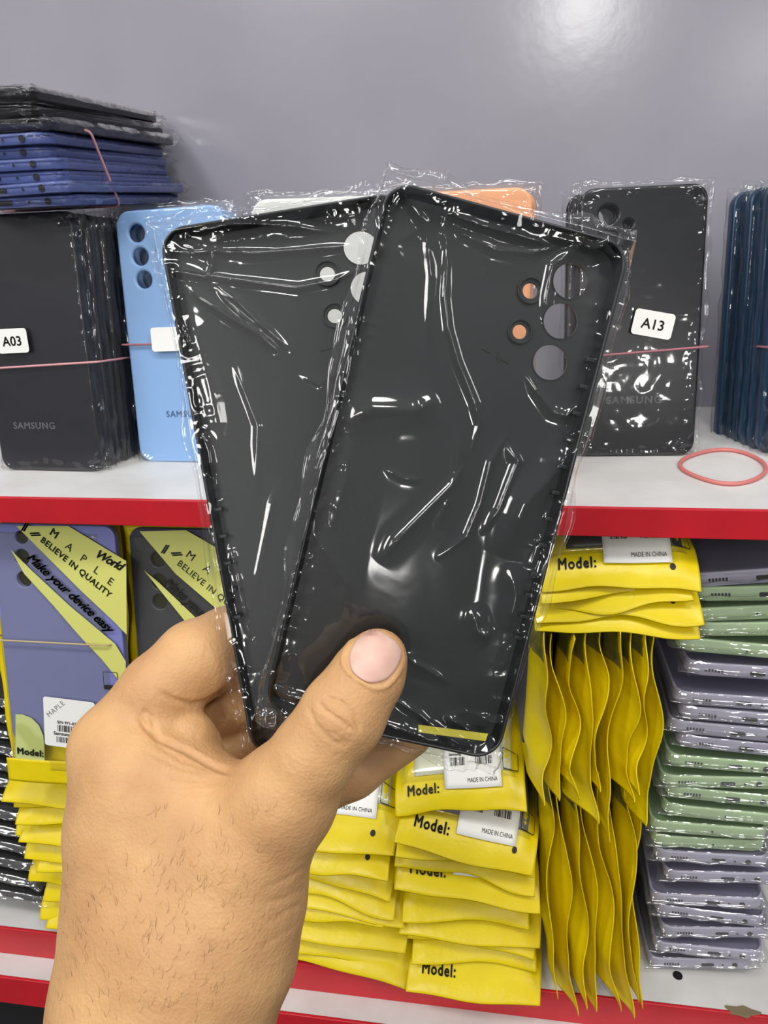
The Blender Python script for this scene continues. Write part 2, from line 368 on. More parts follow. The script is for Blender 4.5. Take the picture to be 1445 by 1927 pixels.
# ---- blue case behind and right of it
q1 = atZ(268, 868, SHELF); ang = -3; a = radians(ang)
ctr = q1+np.array([cos(a), sin(a), 0])*(CW/2-.001)
B2 = up_frame(ctr, 0, ang, 9)@Matrix.Rotation(radians(2.0), 4, 'Z')
bl_ = row(4, B2, .010, 'blue', 'blue', 'light blue phone back cover with three camera holes, front one, behind the held covers', 'light blue phone back cover in clear sleeve, %s in the row behind the three-hole one', 'light blue covers standing on the upper shelf')
q = l2p(B2, 300, 640, .001); obj('model_sticker', flat([rrect(.0225, .0155, .0022)], 0, .0002), M['sticker'], bl_[0], loc=(q[0]+.0065, q[1], .0035))
q = l2p(B2, 345, 785, .001); obj('brand_print', text('SAMSUNG', .0058, .0001, align='CENTER', space=1.15), M['samsungblue'], bl_[0], loc=(0, q[1], .0002))
q = l2p(B2, 300, 648, .001); band_loop('rubber_band', 'pink rubber band around the light blue covers', B2, q[1], CW+.009, .046, 'banddull', -.02)
# ---- white stack and orange stack in the middle, behind the held covers
for nm, mk, xl, xr, ytop, n, lab in (('w', 'white', 476, 722, 352, 4, 'white'), ('o', 'orange', 766, 1000, 341, 3, 'orange')):
    yb = .53 if nm == 'w' else .52
    # solve: base at Y=yb, top corner at pixel
    best = None
    for Y0 in np.linspace(YL+.03, YW-.03, 60):
        P = atY((xl+xr)/2, ytop, Y0+.014); 
        if best is None or abs(P[2]-SHELF-CH*.985) < best[0]: best = (abs(P[2]-SHELF-CH*.985), Y0, P[0])
    Pb = np.array([best[2]-.004, best[1], SHELF]); B_ = up_frame(Pb, 0, -2, 5)
    row(n, B_, .0115, 'plain', mk, '%s phone back cover first in its row, nearly hidden behind held covers' % lab, lab+' phone back cover, %s in the row, only its top edge showing', lab+' covers standing behind the held covers', filmk='film')
# ---- A13 stack
pr = atZ(1310, 858, SHELF); ang = 3; a = radians(ang)
ctr = pr-np.array([cos(a), sin(a), 0])*(CW/2+.001)
B3 = up_frame(ctr, 0, ang, 10)
a13 = row(3, B3, .0095, 'a13', 'blackg', 'black phone back cover with white A13 sticker and camera holes, right of the held covers', 'black phone back cover, %s in the row behind the A13 sticker cover', 'black covers in the upright A13 row', filmk='film', drift=-.0025)
q = l2p(B3, 1229, 611, .001); sticker(a13[0], 'A13', q[0], q[1], .0042, w=.0245, h=.0155, rot=-.2)
q = l2p(B3, 1195, 760, .001); obj('brand_print', text('SAMSUNG', .0066, .0001, align='CENTER', space=1.2), M['samsung'], a13[0], loc=(q[0], q[1], .0002))
q = l2p(B3, 1240, 662, .001); band_loop('rubber_band', 'dull red rubber band around the black A13 covers', B3, q[1], CW+.009, .035, 'banddull', .06)
# ---- navy stack at the right border, seen from its side
Pn = atZ(1440, 857, SHELF); Bn = up_frame(np.array([Pn[0]+CW/2, Pn[1], SHELF]), 0, 6, 8)
nv = row(7, Bn, .0085, 'plain', 'navy', 'dark navy phone back cover cut by the right photo border, front of its row', 'dark navy phone back cover in crumpled sleeve, %s in the row at the right border', 'navy covers at the right border', filmk='film', drift=-.0021)
q = l2p(Bn, 1420, 655, .001); band_loop('rubber_band', 'purple-red rubber band around the navy covers at the right border', Bn, q[1], CW+.009, .07, 'banddull')
# ---- loose rubber band
pts = []
for t_ in np.linspace(0, 2*pi, 64, endpoint=False):
    px_ = 1360+77*cos(t_)+4*cos(3*t_); py_ = 878+32*sin(t_+.12)+2*sin(2*t_); P = atZ(px_, py_, SHELF+.0012); pts.append(P)
tag(obj('rubber_band', tube('band', pts, .0013, True, 8), M['bandred']), 'loose red rubber band lying on the white upper shelf at right', 'rubber band')

# ---- flat stack on top of the A03 row: six indigo, three black
zt = SHELF+CH*cos(radians(7))+.003
FX, FY, FZ = -.258, .447, SHELF+.1655
lay = [(20, 0, 'indigo'), (34, -6, 'indigo'), (2, 4, 'indigo'), (-2, 0, 'indigo'), (-12, 6, 'indigo'), (-8, -2, 'indigo'), (16, 0, 'blackg'), (-18, 3, 'blackg'), (-22, 0, 'blackg')]
flat_b = case_outer(CW, CH, .0062, .010, [], 'flat')
port_me = flat([rrect(.009, .0026, .0012)], 0, .0003); jack_me = flat([circ(0, 0, .0019)], 0, .0003); dot_me = flat([circ(0, 0, .0007)], 0, .0003)
slf = [sleeve(CW, CH, .0062, .003, .004, s_, step=.002, amp=.0002, crumple=.0009) for s_ in (71, 73, 79)]
zc = FZ
for i, (dx, dy, mk) in enumerate(lay):
    lab = 'dark blue' if mk == 'indigo' else 'black'; n_ = i if mk == 'indigo' else i-6
    mw = Matrix.Translation((FX-CW/2+dx*.00026, FY+CH/2+dy*.0005-.002, zc))@Matrix.Rotation(radians([1, -1.5, .5, 1.5, -.8, .6, -2, -3, -1][i]), 4, 'Z')@Matrix.Rotation(radians([0, -1, .5, 0, .4, 0, 1, 2, 2.5][i]), 4, 'Y')
    t = thing('phone_back_cover', '%s phone back cover flat above the A03 row, %s' % (lab, ('%s of the six from below' if mk == 'indigo' else '%s of the three from below') % ORD[n_]), 'phone cover', mw, 'covers lying flat above the A03 row')
    obj('back_panel', flat_b, M[mk], t)
    obj('plastic_sleeve', slf[i % 3], M['film'], t)
    if mk == 'indigo':
        obj('charging_port', port_me, M['hole'], t, loc=(-.006, -CH/2-.0001, .003), rot=(pi/2, 0, 0))
        obj('headphone_hole', jack_me, M['hole'], t, loc=(.021, -CH/2-.0001, .003), rot=(pi/2, 0, 0))
        obj('microphone_hole', dot_me, M['hole'], t, loc=(.009, -CH/2-.0001, .003), rot=(pi/2, 0, 0))
    zc += .0066 if i not in (5, 6, 7) else (.0078 if i != 7 else .0088)
pts = [(x, y, z) for x, z in rrect(CW+.006, .044, .002, 4) for y in [0]]
bp = []
for x, z in rrect(CW+.009, .0425, .003, 4):
    X_ = FX-CW/2+x+.001; Z_ = FZ+.0405/2+z; bp.append((X_, FY+.035-(Z_-FZ)*.55+.02, Z_))
tag(obj('rubber_band', tube('band', bp, .0008, True), M['band']), 'pale pink rubber band around the flat dark blue covers', 'rubber band')

# ================================================================== LOWER SHELF: packets
def packet_surf(w, L, drop, amp, seed, flap=.024, T=.012):
    r_ = random.Random(seed); ph = [r_.uniform(0, 6.28) for _ in range(6)]; k1 = r_.uniform(45, 80); k2 = r_.uniform(90, 140); sk = r_.uniform(-.3, .3)
    def S(u, s, side=1):
        q = np.clip(1-s/flap, 0, 1.2)
        wave = amp*(np.sin(k1*u+ph[0])+.5*np.sin(k2*u+ph[1]))*q**1.5
        z = drop*(1-q**1.25)+wave*.7
        y = s*(1-.45*np.clip(1-s/flap, 0, 1))+.3*wave+.0035*q*np.sin(k1*.5*u+ph[2])
        prof = ss(0, .012, w/2-np.abs(u))*ss(flap*.55, flap*1.3, s)*ss(0, .012, L-s)
        th = .0003+(T/2)*prof
        puff = .0009*np.sin(60*u+ph[3]+30*s)*np.sin(50*s+ph[4])*prof
        side_drop = -.004*ss(.012, 0, w/2-np.abs(u))*(1-q)
        return u+.0015*np.sin(40*s+ph[5])*(np.abs(u)/w*2), y, z+side*th+puff+T/2*(1-q*0)*0+side_drop
    return S
def packet_mesh(S, w, L):
    us = np.linspace(-w/2, w/2, 64); s_ = np.concatenate([np.linspace(0, .045, 30), np.linspace(.05, L, 40)])
    U, Q = np.meshgrid(us, s_, indexing='ij'); X, Y, Z1 = S(U, Q, 1); _, _, Z2 = S(U, Q, -1)
    return npmesh('packet', *two_sided(X, Y, Z1, Z2))
def drape(me, S, u0, s0, lift=.0004, rot=0):
    """lay a flat mesh on the packet surface with its origin at (u0,s0)"""
    me = me.copy(); n = len(me.vertices); co = np.zeros(n*3, np.float32); me.vertices.foreach_get('co', co); co = co.reshape(-1, 3)
    u = u0+co[:, 0]*cos(rot)-co[:, 1]*sin(rot); s_ = s0+co[:, 0]*sin(rot)+co[:, 1]*cos(rot)
    X, Y, Z = S(u, s_, 1); X2, Y2, Z2 = S(u, s_+.001, 1); ny = -(Z2-Z); nz = (Y2-Y); l = np.hypot(ny, nz)+1e-9
    h = lift+np.abs(co[:, 2]); co[:, 0] = X; co[:, 1] = Y+ny/l*h; co[:, 2] = Z+nz/l*h
    me.vertices.foreach_set('co', co.ravel()); me.update(); return me
def gridrect(w, h, n=12, m=10, r=.003):
    X, Y = np.meshgrid(np.linspace(-w/2, w/2, n), np.linspace(-h/2, h/2, m), indexing='ij'); v, f = two_sided(X, Y, 0*X+.0001, 0*X)
    return npmesh('patch', v, f)
def bars(w, h, seed):
    r_ = random.Random(seed); x = -w/2; v = []; f = []
    while x < w/2:
        b = r_.choice([.0003, .0005, .0009]); k = len(v); v += [(x, -h/2, .00005), (x+b, -h/2, .00005), (x+b, h/2, .00005), (x, h/2, .00005)]; f.append((k, k+1, k+2, k+3)); x += b+r_.choice([.0003, .0004, .0007])
    return mesh('bars', v, f, False)
WP, LP = .094, .185
pk = []
for sd in range(6):
    S = packet_surf(WP, LP, .018, [.0018, .0026, .0014, .0034, .0022, .0012][sd], sd+3); me = packet_mesh(S, WP, LP); me.name = 'packet_%d' % sd; pk.append((S, me))
_dr = {}
def dcache(key, fn):
    if key not in _dr: _dr[key] = fn()
    return _dr[key]
def packet(k, mw, label, group, model=None, lab=None, win=None, dot=None, cat='packet', tilt=0):
    S, me = pk[k]
    t = thing('zip_packet', label, cat, mw, group)
    obj('pouch', me, M['yellow'], t)
    if win:
        obj('phone_cover_inside', dcache((k, 'ci'), lambda: drape(gridrect(.070, .13, 14, 30), S, .004, .085, .0006)), M[win], t)
        obj('clear_window', dcache((k, 'win'), lambda: drape(gridrect(.082, .15, 20, 34), S, 0, .0925, .0013)), M['filmy'], t)
    if model is not None:
        obj('model_print', dcache((k, 'mt'), lambda: drape(text('Model:', .0078, .00025, space=1.15), S, -.037, .0108, .0007)), M['ink'], t)
    if dot: obj('hang_hole', dcache((k, 'dot'), lambda: drape(flat([circ(0, 0, .0017, 12)], 0, .0001), S, .032, .011, .0005)), M['hole'], t)
    if lab:
        st = obj('paper_label', dcache((k, 'st'), lambda: drape(gridrect(.040, .030), S, .012, .0275, .0018)), M['sticker'], t)
        obj('barcode', dcache((k, 'b1'), lambda: drape(bars(.026, .0045, 5), S, .012, .0335, .0021)), M['ink'], st)
        obj('barcode', dcache((k, 'b2'), lambda: drape(bars(.010, .004, 8), S, .002, .0245, .0021)), M['ink'], st)
        obj('barcode', dcache((k, 'b3'), lambda: drape(bars(.012, .004, 9), S, .021, .0245, .0021)), M['ink'], st)
        obj('label_print', dcache((k, 'l1'), lambda: drape(text('MADE IN CHINA', .0028, 0), S, .0085, .0155, .0021)), M['ink'], st)
        obj('label_print', dcache((k, 'l2'), lambda: drape(text('Samsung         A20', .0026, .00006), S, -.004, .0278, .0021)), M['ink'], st)
        obj('badge_print', dcache((k, 'bd'), lambda: drape(flat([rrect(.010, .012, .001), rrect(.0092, .0112, .0008)], 0, .0001), S, .0385, .026, .0021)), M['ink'], t)
    return t
def lay_packet(k, L_, R_, Y, label, group, width=None, **kw):
    P = atY(*L_, Y); Q = atY(*R_, Y); mid = (P+Q)/2; ux = Vector(Q-P).normalized(); sc = (width or np.linalg.norm(Q-P))/WP
    uz = Vector((0, 0, 1)); uy = uz.cross(ux).normalized(); uz = ux.cross(uy)
    mw = Matrix(((ux.x*sc, uy.x, uz.x, mid[0]), (ux.y*sc, uy.y, uz.y, mid[1]), (ux.z*sc, uy.z, uz.z, mid[2]), (0, 0, 0, 1)))
    return packet(k, mw, label, group, **kw)
GA = 'yellow packets in the pile right of the wrist'
LA = [((741, 1541), (990, 1524), .402, 0, dict(model=1, lab=1, win='white')), ((743, 1582), (1004, 1646), .396, 2, dict(model=1, lab=1, win='lavface', dot=1)),
      ((741, 1604), (1001, 1652), .398, 5, {}), ((739, 1632), (1004, 1676), .400, 1, dict(dot=1)), ((738, 1676), (1013, 1708), .397, 4, dict(model=1, lab=1, win='lavface')),
      ((754, 1728), (992, 1750), .401, 5, {}), ((753, 1754), (1018, 1782), .402, 2, {}), ((763, 1770), (1004, 1803), .400, 0, {}), ((772, 1806), (1006, 1830), .399, 5, {}), ((766, 1862), (1018, 1890), .389, 2, dict(model=1))]
for i, (a_, b_, Y, k, kw) in enumerate(LA):
    lay_packet(k, a_, b_, Y, 'yellow zip packet lying flat, %s from the top of the pile right of the wrist' % ORD[i], GA, **kw)
GB = 'yellow packets in the pile directly behind the wrist'
LB = [((470, 1560), (746, 1592), .404, 5, dict(win='white', lab=1)), ((470, 1578), (744, 1608), .400, 2, dict(dot=1)), ((470, 1622), (735, 1655), .397, 3, dict(win='lavface', lab=1, dot=1)), ((465, 1640), (732, 1694), .402, 0, {}),
      ((462, 1668), (740, 1722), .401, 1, {}), ((460, 1690), (757, 1736), .402, 4, {}), ((458, 1712), (726, 1742), .400, 3, {}), ((455, 1742), (765, 1792), .401, 2, {}), ((470, 1772), (767, 1845), .398, 5, {}), ((452, 1796), (762, 1858), .395, 0, {})]
for i, (a_, b_, Y, k, kw) in enumerate(LB):
    lay_packet(k, a_, b_, Y, 'yellow zip packet lying flat partly behind the wrist, %s from the top of its pile' % ORD[i], GB, **kw)
GC = 'yellow packets in the pile at the left below the purple packet'
LC = [(8, 1506), (19, 1522), (29, 1545), (24, 1574), (40, 1582), (42, 1618), (68, 1634), (52, 1668), (75, 1700), (70, 1733), (91, 1744)]
for i, (x, y) in enumerate(LC):
    lay_packet([2, 0, 5, 1, 2, 4, 5, 3, 0, 1, 2][i], (x, y), (x+262, y+16), .400, 'yellow zip packet in the left pile beside the wrist, %s from its top' % ORD[i], GC, model=1 if i in (1, 5) else None)
GD = 'yellow packets lying on the upright ones'
LD = [((1018, 1116), (1317, 1110), .398, 0, dict(model=1, lab=1, win='slate', dot=1)), ((1014, 1131), (1302, 1116), .401, 5, {}), ((1010, 1160), (1308, 1128), .400, 3, dict(dot=1)), ((1006, 1174), (1320, 1166), .397, 1, dict(model=1, dot=1)), ((1003, 1190), (1312, 1192), .399, 4, dict(dot=1))]
for i, (a_, b_, Y, k, kw) in enumerate(LD):
    lay_packet(k, a_, b_, Y, 'yellow zip packet lying under the red shelf edge, %s from the top of five' % ORD[i], GD, **kw)
# ---- upright packets seen edge-on
def vpacket(seed, Hh=.185, D=.092, T=.0066):
    r_ = random.Random(seed); ph = [r_.uniform(0, 6.28) for _ in range(8)]
    U, V = np.meshgrid(np.linspace(0, Hh, 110), np.concatenate([np.linspace(0, .035, 26), np.linspace(.038, D, 20)]), indexing='ij')
    q = 1-ss(0, .032, V); topw = ss(Hh-.055, Hh-.01, U)
    k1 = r_.uniform(28, 48); k2 = r_.uniform(60, 95)
    tap = ss(.034, 0, U)                      # the loose lower corner droops to a point
    cur = r_.uniform(.004, .009)*(1-.7*topw)
    edge = r_.uniform(.0012, .0036)*np.sin(k1*U+ph[0])+.0014*np.sin(k2*U+ph[1])
    x = q*(cur*(1+.9*tap)+edge*(1-.4*topw)*(1-.5*tap))+.0015*np.sin(26*U+ph[2])*(.3+q)
    y = V*.86+.004*q*np.sin(40*U+ph[3])-.004*tap*q
    z = U+tap*V*r_.uniform(-.15, .45)*q+.003*tap*np.sin(70*V+ph[6])+.003*topw*np.sin(60*V+ph[4])
    pr_ = ss(.014, .036, V)*ss(0, .01, D-V)*ss(.02, .045, U)*ss(0, .012, Hh-U)
    v, f = two_sided(y, z, x+.0003+T/2*pr_, x-.0003-T/2*pr_)
    v = v[:, [2, 0, 1]]; return npmesh('upright_packet', v, f)
vp_me = [upright_mats(vpacket(s_)) for s_ in range(20, 27)]
strip_me = []
for tier, (n, xa, xb, ya, xa2, xb2, yb, Y) in enumerate([(9, 1015, 1238, 1200, 1000, 1196, 1520, .392), (8, 1020, 1190, 1470, 1030, 1196, 1895, .396)]):
    for i in range(n):
        f_ = i/(n-1); r_ = random.Random(tier*50+i)
        top = atY(xa+(xb-xa)*f_+r_.uniform(-4, 4), ya+r_.uniform(-8, 8), Y+[.006, .012][tier]); bot = atY(xa2+(xb2-xa2)*f_+r_.uniform(-7, 7), yb+r_.uniform(-45, 60 if tier == 0 else 22), Y-[.004, .008][tier]-r_.uniform(0, .004))
        uz = Vector(top-bot); Lz = uz.length; uz.normalize(); uy = Vector((r_.uniform(-.12, .02), 1, 0)); uy = (uy-uz*uy.dot(uz)).normalized(); ux = uy.cross(uz)
        sz = Lz/.185*1.03
        mw = Matrix(((ux.x, uy.x, uz.x*sz, bot[0]), (ux.y, uy.y, uz.y*sz, bot[1]), (ux.z, uy.z, uz.z*sz, bot[2]), (0, 0, 0, 1)))
        t = thing('zip_packet', 'yellow zip packet standing edge-on in the %s row, %s from the left' % (['upper', 'lower'][tier], ORD[i]), 'packet', mw, 'upright yellow packets, %s row' % ['upper', 'lower'][tier])
        obj('pouch', vp_me[(i*3+tier) % 7], None, t)
        ci = box('inside_cover', (-.0042, .032, .03), (.0042, .09, .178), .002); obj('phone_cover_inside', ci, M[['slate', 'lavface', 'slate', 'charcoal'][i % 4]], t)

# ---- purple and dark bundles standing at the left
def bundle(P0, P1, Q1, inner, label, group=None, depthn=4):
    ux = Vector(Q1-P1); uy = Vector(P1-P0); W_ = ux.length; H_ = uy.length; Bm = frame(P0, ux, uy); return Bm, W_, H_
def printed(Bm, pts, z=.0005, h=.0001):
    return flat([[l2p(Bm, px, py, z) for px, py in pts]], 0, h)
def mk_bundle(P0, P1, Q1, inner, label, grp, case_px, r_case, holes, bands, texts, n=3, lab=None):
    Bm, W_, H_ = bundle(P0, P1, Q1, inner, label)
    for i in range(n-1, -1, -1):
        mw = Bm@Matrix.Translation((.0012*i, -.002*i, -.0105*i))
        t = thing('zip_packet', label if i == 0 else label.split(',')[0]+', %s one behind the front packet' % ORD[i-1], 'packet', mw, grp)
        # pouch: yellow back sheet with side seals, clear front
        xs = np.linspace(0, W_, 40); ys = np.linspace(0, H_, 60); X, Y = np.meshgrid(xs, ys, indexing='ij')
        prof = ss(0, .010, np.minimum(X, W_-X))*ss(0, .02, Y)*ss(0, .01, H_-Y)
        wv = .0012*np.sin(50*Y+X*30)*(1-prof); rx_ = .0018*np.sin(55*Y+i)+.001*np.sin(120*Y)
        Xe = X+np.where(X < W_/2, 1, .6)*rx_*(1-ss(0, .02, np.minimum(X, W_-X)))
        back = npmesh('pouch', *two_sided(Xe, Y, -.0055+.0022*(1-prof)+wv, -.0058-.0035*prof+.002*(1-prof)+wv-.0004)); obj('pouch', back, M['yellow'], t)
        if i == 0:
            cp = [l2p(Bm, px, py, 0) for px, py in case_px]; x0 = min(p[0] for p in cp); x1 = max(p[0] for p in cp); y0 = min(p[1] for p in cp); y1 = H_-.001
            o = obj('phone_cover_inside', flat([rrect(x1-x0, y1-y0, r_case, cx=(x0+x1)/2, cy=(y0+y1)/2)]+[circ(*l2p(Bm, hx, hy, 0), hr) for hx, hy, hr in holes if 1], -.0052, .0006, .0008, True), M[inner], t)
            for hx, hy, hr in holes:
                q = l2p(Bm, hx, hy, 0); obj('camera_hole', flat([circ(q[0], q[1], hr)], -.0030, -.0026), M['hole'], t)
            X2, Y2 = X[2:-2, 2:-2], Y[2:-2, 2:-2]
            fz = .0016+.0008*vnoise(X2, Y2, 70, 5)+.0003*fold(X2, Y2, 60, 9)-.0055*(1-ss(0, .010, np.minimum(X2, W_-X2)))
            obj('clear_window', npmesh('win', *two_sided(X2, Y2, fz, fz-.0001)), M['filmy'], t)
            for pts_, mk_ in bands: obj('printed_band', printed(Bm, pts_, .003), M[mk_], t, loc=(0, 0, .0026))
            for (px, py, s_, size, ang_, bold, sh, sp) in texts:
                q = l2p(Bm, px, py, .003); obj('print', text(s_, size, bold, sh, sp), M['ink'], t, loc=(q[0], q[1], .0030), rot=(0, 0, radians(ang_)))
            # bottom seal
            obj('bottom_seal', npmesh('seal', *two_sided(*(lambda A, Bq: (A, Bq, .0022+.0006*np.sin(90*A)+0*Bq, .0019+.0006*np.sin(90*A)+0*Bq))(*np.meshgrid(np.linspace(.001, W_-.001, 30), np.linspace(-.004, .0135, 10), indexing='ij')))), M['yellow'], t)
            if lab: lab(t, Bm)
            front = t
        else:
            obj('phone_cover_inside', box('c', (.008, .01, -.005), (W_-.01, H_-.01, .0006), .001), M[inner], t)
    return Bm, front
def band_tex():
    m = bpy.data.materials.new('yellow_to_pale_print'); m.use_nodes = True; t = m.node_tree; b = t.nodes['Principled BSDF']; tc_ = t.nodes.new('ShaderNodeTexCoord')
    mp = t.nodes.new('ShaderNodeMapping'); sp_ = t.nodes.new('ShaderNodeSeparateXYZ'); cr_ = t.nodes.new('ShaderNodeValToRGB')
    t.links.new(tc_.outputs['Generated'], sp_.inputs[0]); t.links.new(sp_.outputs['X'], cr_.inputs[0]); t.links.new(cr_.outputs[0], b.inputs['Base Color'])
    e_ = cr_.color_ramp.elements; e_[0].color = lin('EADB14'); e_[1].color = lin('F0DC08'); k1 = e_.new(.3); k1.color = lin('C5CC88'); k2 = e_.new(.45); k2.color = lin('C9CF80'); k3 = e_.new(.72); k3.color = lin('F0DE10')
    b.inputs['Roughness'].default_value = .35; return m
M['bandprint'] = band_tex()
def lab_purple(t, Bm):
    q = l2p(Bm, 128, 1362, .004); st = obj('paper_label', flat([rrect(.038, .036, .002)], 0, .0002), M['sticker'], t, loc=(q[0]+.0012, q[1], .0040), rot=(0, 0, -.06))
    obj('barcode', bars(.014, .0048, 3), M['ink'], st, loc=(-.002, -.004, .00028)); obj('barcode', bars(.010, .0042, 4), M['ink'], st, loc=(-.005, -.0125, .00028))
    obj('label_print', text('MAPLE', .0050, 0, space=1.2), M['samsung'], st, loc=(-.015, .003, .00032), rot=(0, 0, .75))
    obj('label_print', text('Samsung', .0036, .00005), M['ink'], st, loc=(-.012, -.0092, .00032)); obj('label_print', text('S/N 971-075', .0030, .00004), M['ink'], st, loc=(-.009, -.0006, .00032))
    q = l2p(Bm, 207, 1282, .004); obj('badge_print', flat([rrect(.0105, .0125, .001), rrect(.0098, .0118, .0008)], 0, .0001), M['ink'], t, loc=(q[0], q[1], .0032))
    obj('badge_print', flat([rrect(.0105, .003, .0008)], 0, .0001), M['ink'], t, loc=(q[0], q[1]-.0048, .0032))
    c_ = [l2p(Bm, px, py, .003) for px, py in [(28, 1345), (40, 1345), (58, 1352), (72, 1366), (80, 1385), (82, 1400), (84, 1460), (28, 1456)]]
    obj('printed_corner', flat([c_], 0, .0001), M['pale'], t, loc=(0, 0, .0022))
P0 = atY(17, 1455, .388); P1 = atY(4, 984, .424); Q1 = atY(243, 990, .424)
B1, f1 = mk_bundle(P0, P1, Q1, 'purple', 'yellow zip packet with purple phone cover and slogan print, front of the left bundle', 'packets in the left banded bundle',
    [(20, 992), (26, 1395), (216, 1000)], .008, [(41, 1011, .0045), (42, 1048, .0054), (46, 1090, .0054)],
    [([(30, 990), (128, 990), (237, 1056), (238, 1195), (214, 1170), (150, 1110), (75, 1035)], 'bandprint'), ([(19, 1034), (60, 1075), (130, 1140), (216, 1212), (236, 1245), (236, 1290), (225, 1283), (190, 1240), (150, 1198), (100, 1140), (45, 1080)], 'bandprint')],
    [(92, 1004, 'M', .0075, -38, .00015, 0, 1), (121, 1030, 'A', .0075, -38, 0, 0, 1), (149, 1053, 'P', .0075, -38, 0, 0, 1), (174, 1075, 'L', .0075, -38, 0, 0, 1), (200, 1096, 'E', .0075, -38, 0, 0, 1),
     (75, 1018, 'BELIEVE IN QUALITY', .0060, -39, .00012, 0, 1.08), (177, 1046, 'World', .0082, -28, .0003, .4, .85), (48, 1050, 'Make your device easy', .0088, -42, .0003, .45, .92), (40, 998, '//', .0085, -10, .0003, .2, .8), (56, 1003, '//', .0085, -60, .0003, .2, .8), (32, 1418, 'Model:', .0068, -3, .0002, 0, 1.1)], n=4, lab=lab_purple)
P0b = atY(262, 1455, .398); P1b = atY(247, 990, .434); Q1b = atY(490, 996, .434)
B2_, f2 = mk_bundle(P0b, P1b, Q1b, 'slate', 'yellow zip packet with dark grey cover, between purple one and held covers', 'packets in the dark bundle behind the fingers',
    [(268, 1000), (272, 1400), (462, 1006)], .008, [(298, 1052, .0052), (300, 1094, .0052), (301, 1132, .0052)],
    [([(262, 1000), (350, 998), (440, 1050), (440, 1180), (400, 1140), (330, 1080)], 'bandprint'), ([(270, 1073), (300, 1098), (360, 1155), (430, 1225), (430, 1260), (350, 1172)], 'bandprint')],
    [(348, 1046, 'M', .0078, -38, 0, 0, 1), (380, 1072, 'A', .0078, -38, 0, 0, 1), (332, 1062, 'BELIEVE IN QUALITY', .0062, -39, 0, 0, 1.08), (304, 1096, 'Make your device easy', .0088, -42, .0003, .45, .92), (303, 1040, '//', .0085, -10, .0003, .2, .8), (322, 1040, '//', .0085, -60, .0003, .2, .8)], n=3)
q = l2p(B1, 20, 1204, .005); Wb = (Q1-P1); Wb = np.linalg.norm(Wb)
bpt = [B1@Vector((Wb/2+x*1.0, q[1]+.012*max(0, x/.045)**4*0+(.010 if x > .036 and z > -.01 else 0)*0-.0006, z-.012)) for x, z in rrect(Wb-.004, .034, .004, 6)]
tag(obj('rubber_band', tube('band', bpt, .0006, True), M['bandtan']), 'thin tan rubber band around the purple packet bundle', 'rubber band')

# ---- black covers lying at the far left bottom
for i in range(13):
    y = 1693-i*31; x = 84-i*4.5+random.Random(i).uniform(-7, 7)
    P = atY(x, y, .412+random.Random(i+9).uniform(-.004, .004)); ux = Vector((1, 0, -.13+random.Random(i).uniform(-.04, .04))).normalized()
    Bm = frame(P, ux, Vector((0, 1, 0)))@Matrix.Translation((-CW/2, CH/2, -.0062))
    t = thing('phone_back_cover', 'black phone back cover at left border beside yellow pile, %s from the bottom' % ORD[i], 'phone cover', Bm, 'black covers lying at the left border')
    obj('back_panel', flat_b, M['blackg'], t); obj('plastic_sleeve', slf[i % 3], M['filmw'], t)

# ---- frame stack at the right
YFm = atZ(1235, 1827, ZB)[1]; FW, FH, FT = .0755, .158, .0095
fr_out = flat([rrect(FW, FH, .009), rrect(FW-.004, FH-.004, .007)], 0, FT, .0012, True); fr_pan = flat([rrect(FW-.0035, FH-.0035, .0075)], FT-.0032, FT-.0016)
slr = [sleeve(FW, FH, FT, .005, .004, s_, step=.0016, amp=.0001, crumple=.0006, gap=.0005) for s_ in (101, 103, 107, 109)]
bar_me = join([flat([rrect(.0011, .0019, .0004, 3, cx=-.00475+.0019*k)], 0, .0003) for k in range(6)])
FL = [(1303, 1080, 1445, 1072, 'lav'), (1308, 1106, 1445, 1101, 'green'), (1300, 1146, 1445, 1142, 'green'), (1320, 1173, 1445, 1170, 'green'), (1284, 1200, 1445, 1212, 'green'), (1300, 1246, 1445, 1256, 'lav'), (1278, 1302, 1445, 1316, 'lav'),
      (1288, 1330, 1445, 1342, 'lav'), (1266, 1356, 1445, 1370, 'lav'), (1284, 1384, 1445, 1400, 'lav'), (1264, 1421, 1445, 1436, 'green'), (1250, 1460, 1445, 1464, 'green'), (1262, 1480, 1445, 1498, 'green'), (1255, 1514, 1445, 1530, 'green'),
      (1230, 1545, 1430, 1556, 'green'), (1235, 1573, 1440, 1590, 'green'), (1238, 1601, 1430, 1611, 'lav'), (1256, 1640, 1440, 1645, 'lav'), (1230, 1682, 1405, 1688, 'lav'), (1242, 1704, 1435, 1730, 'lav'), (1250, 1746, 1435, 1753, 'lav'), (1236, 1774, 1405, 1786, 'lav'), (1226, 1804, 1405, 1813, 'lav')]
cnt = {'lav': 0, 'green': 0}
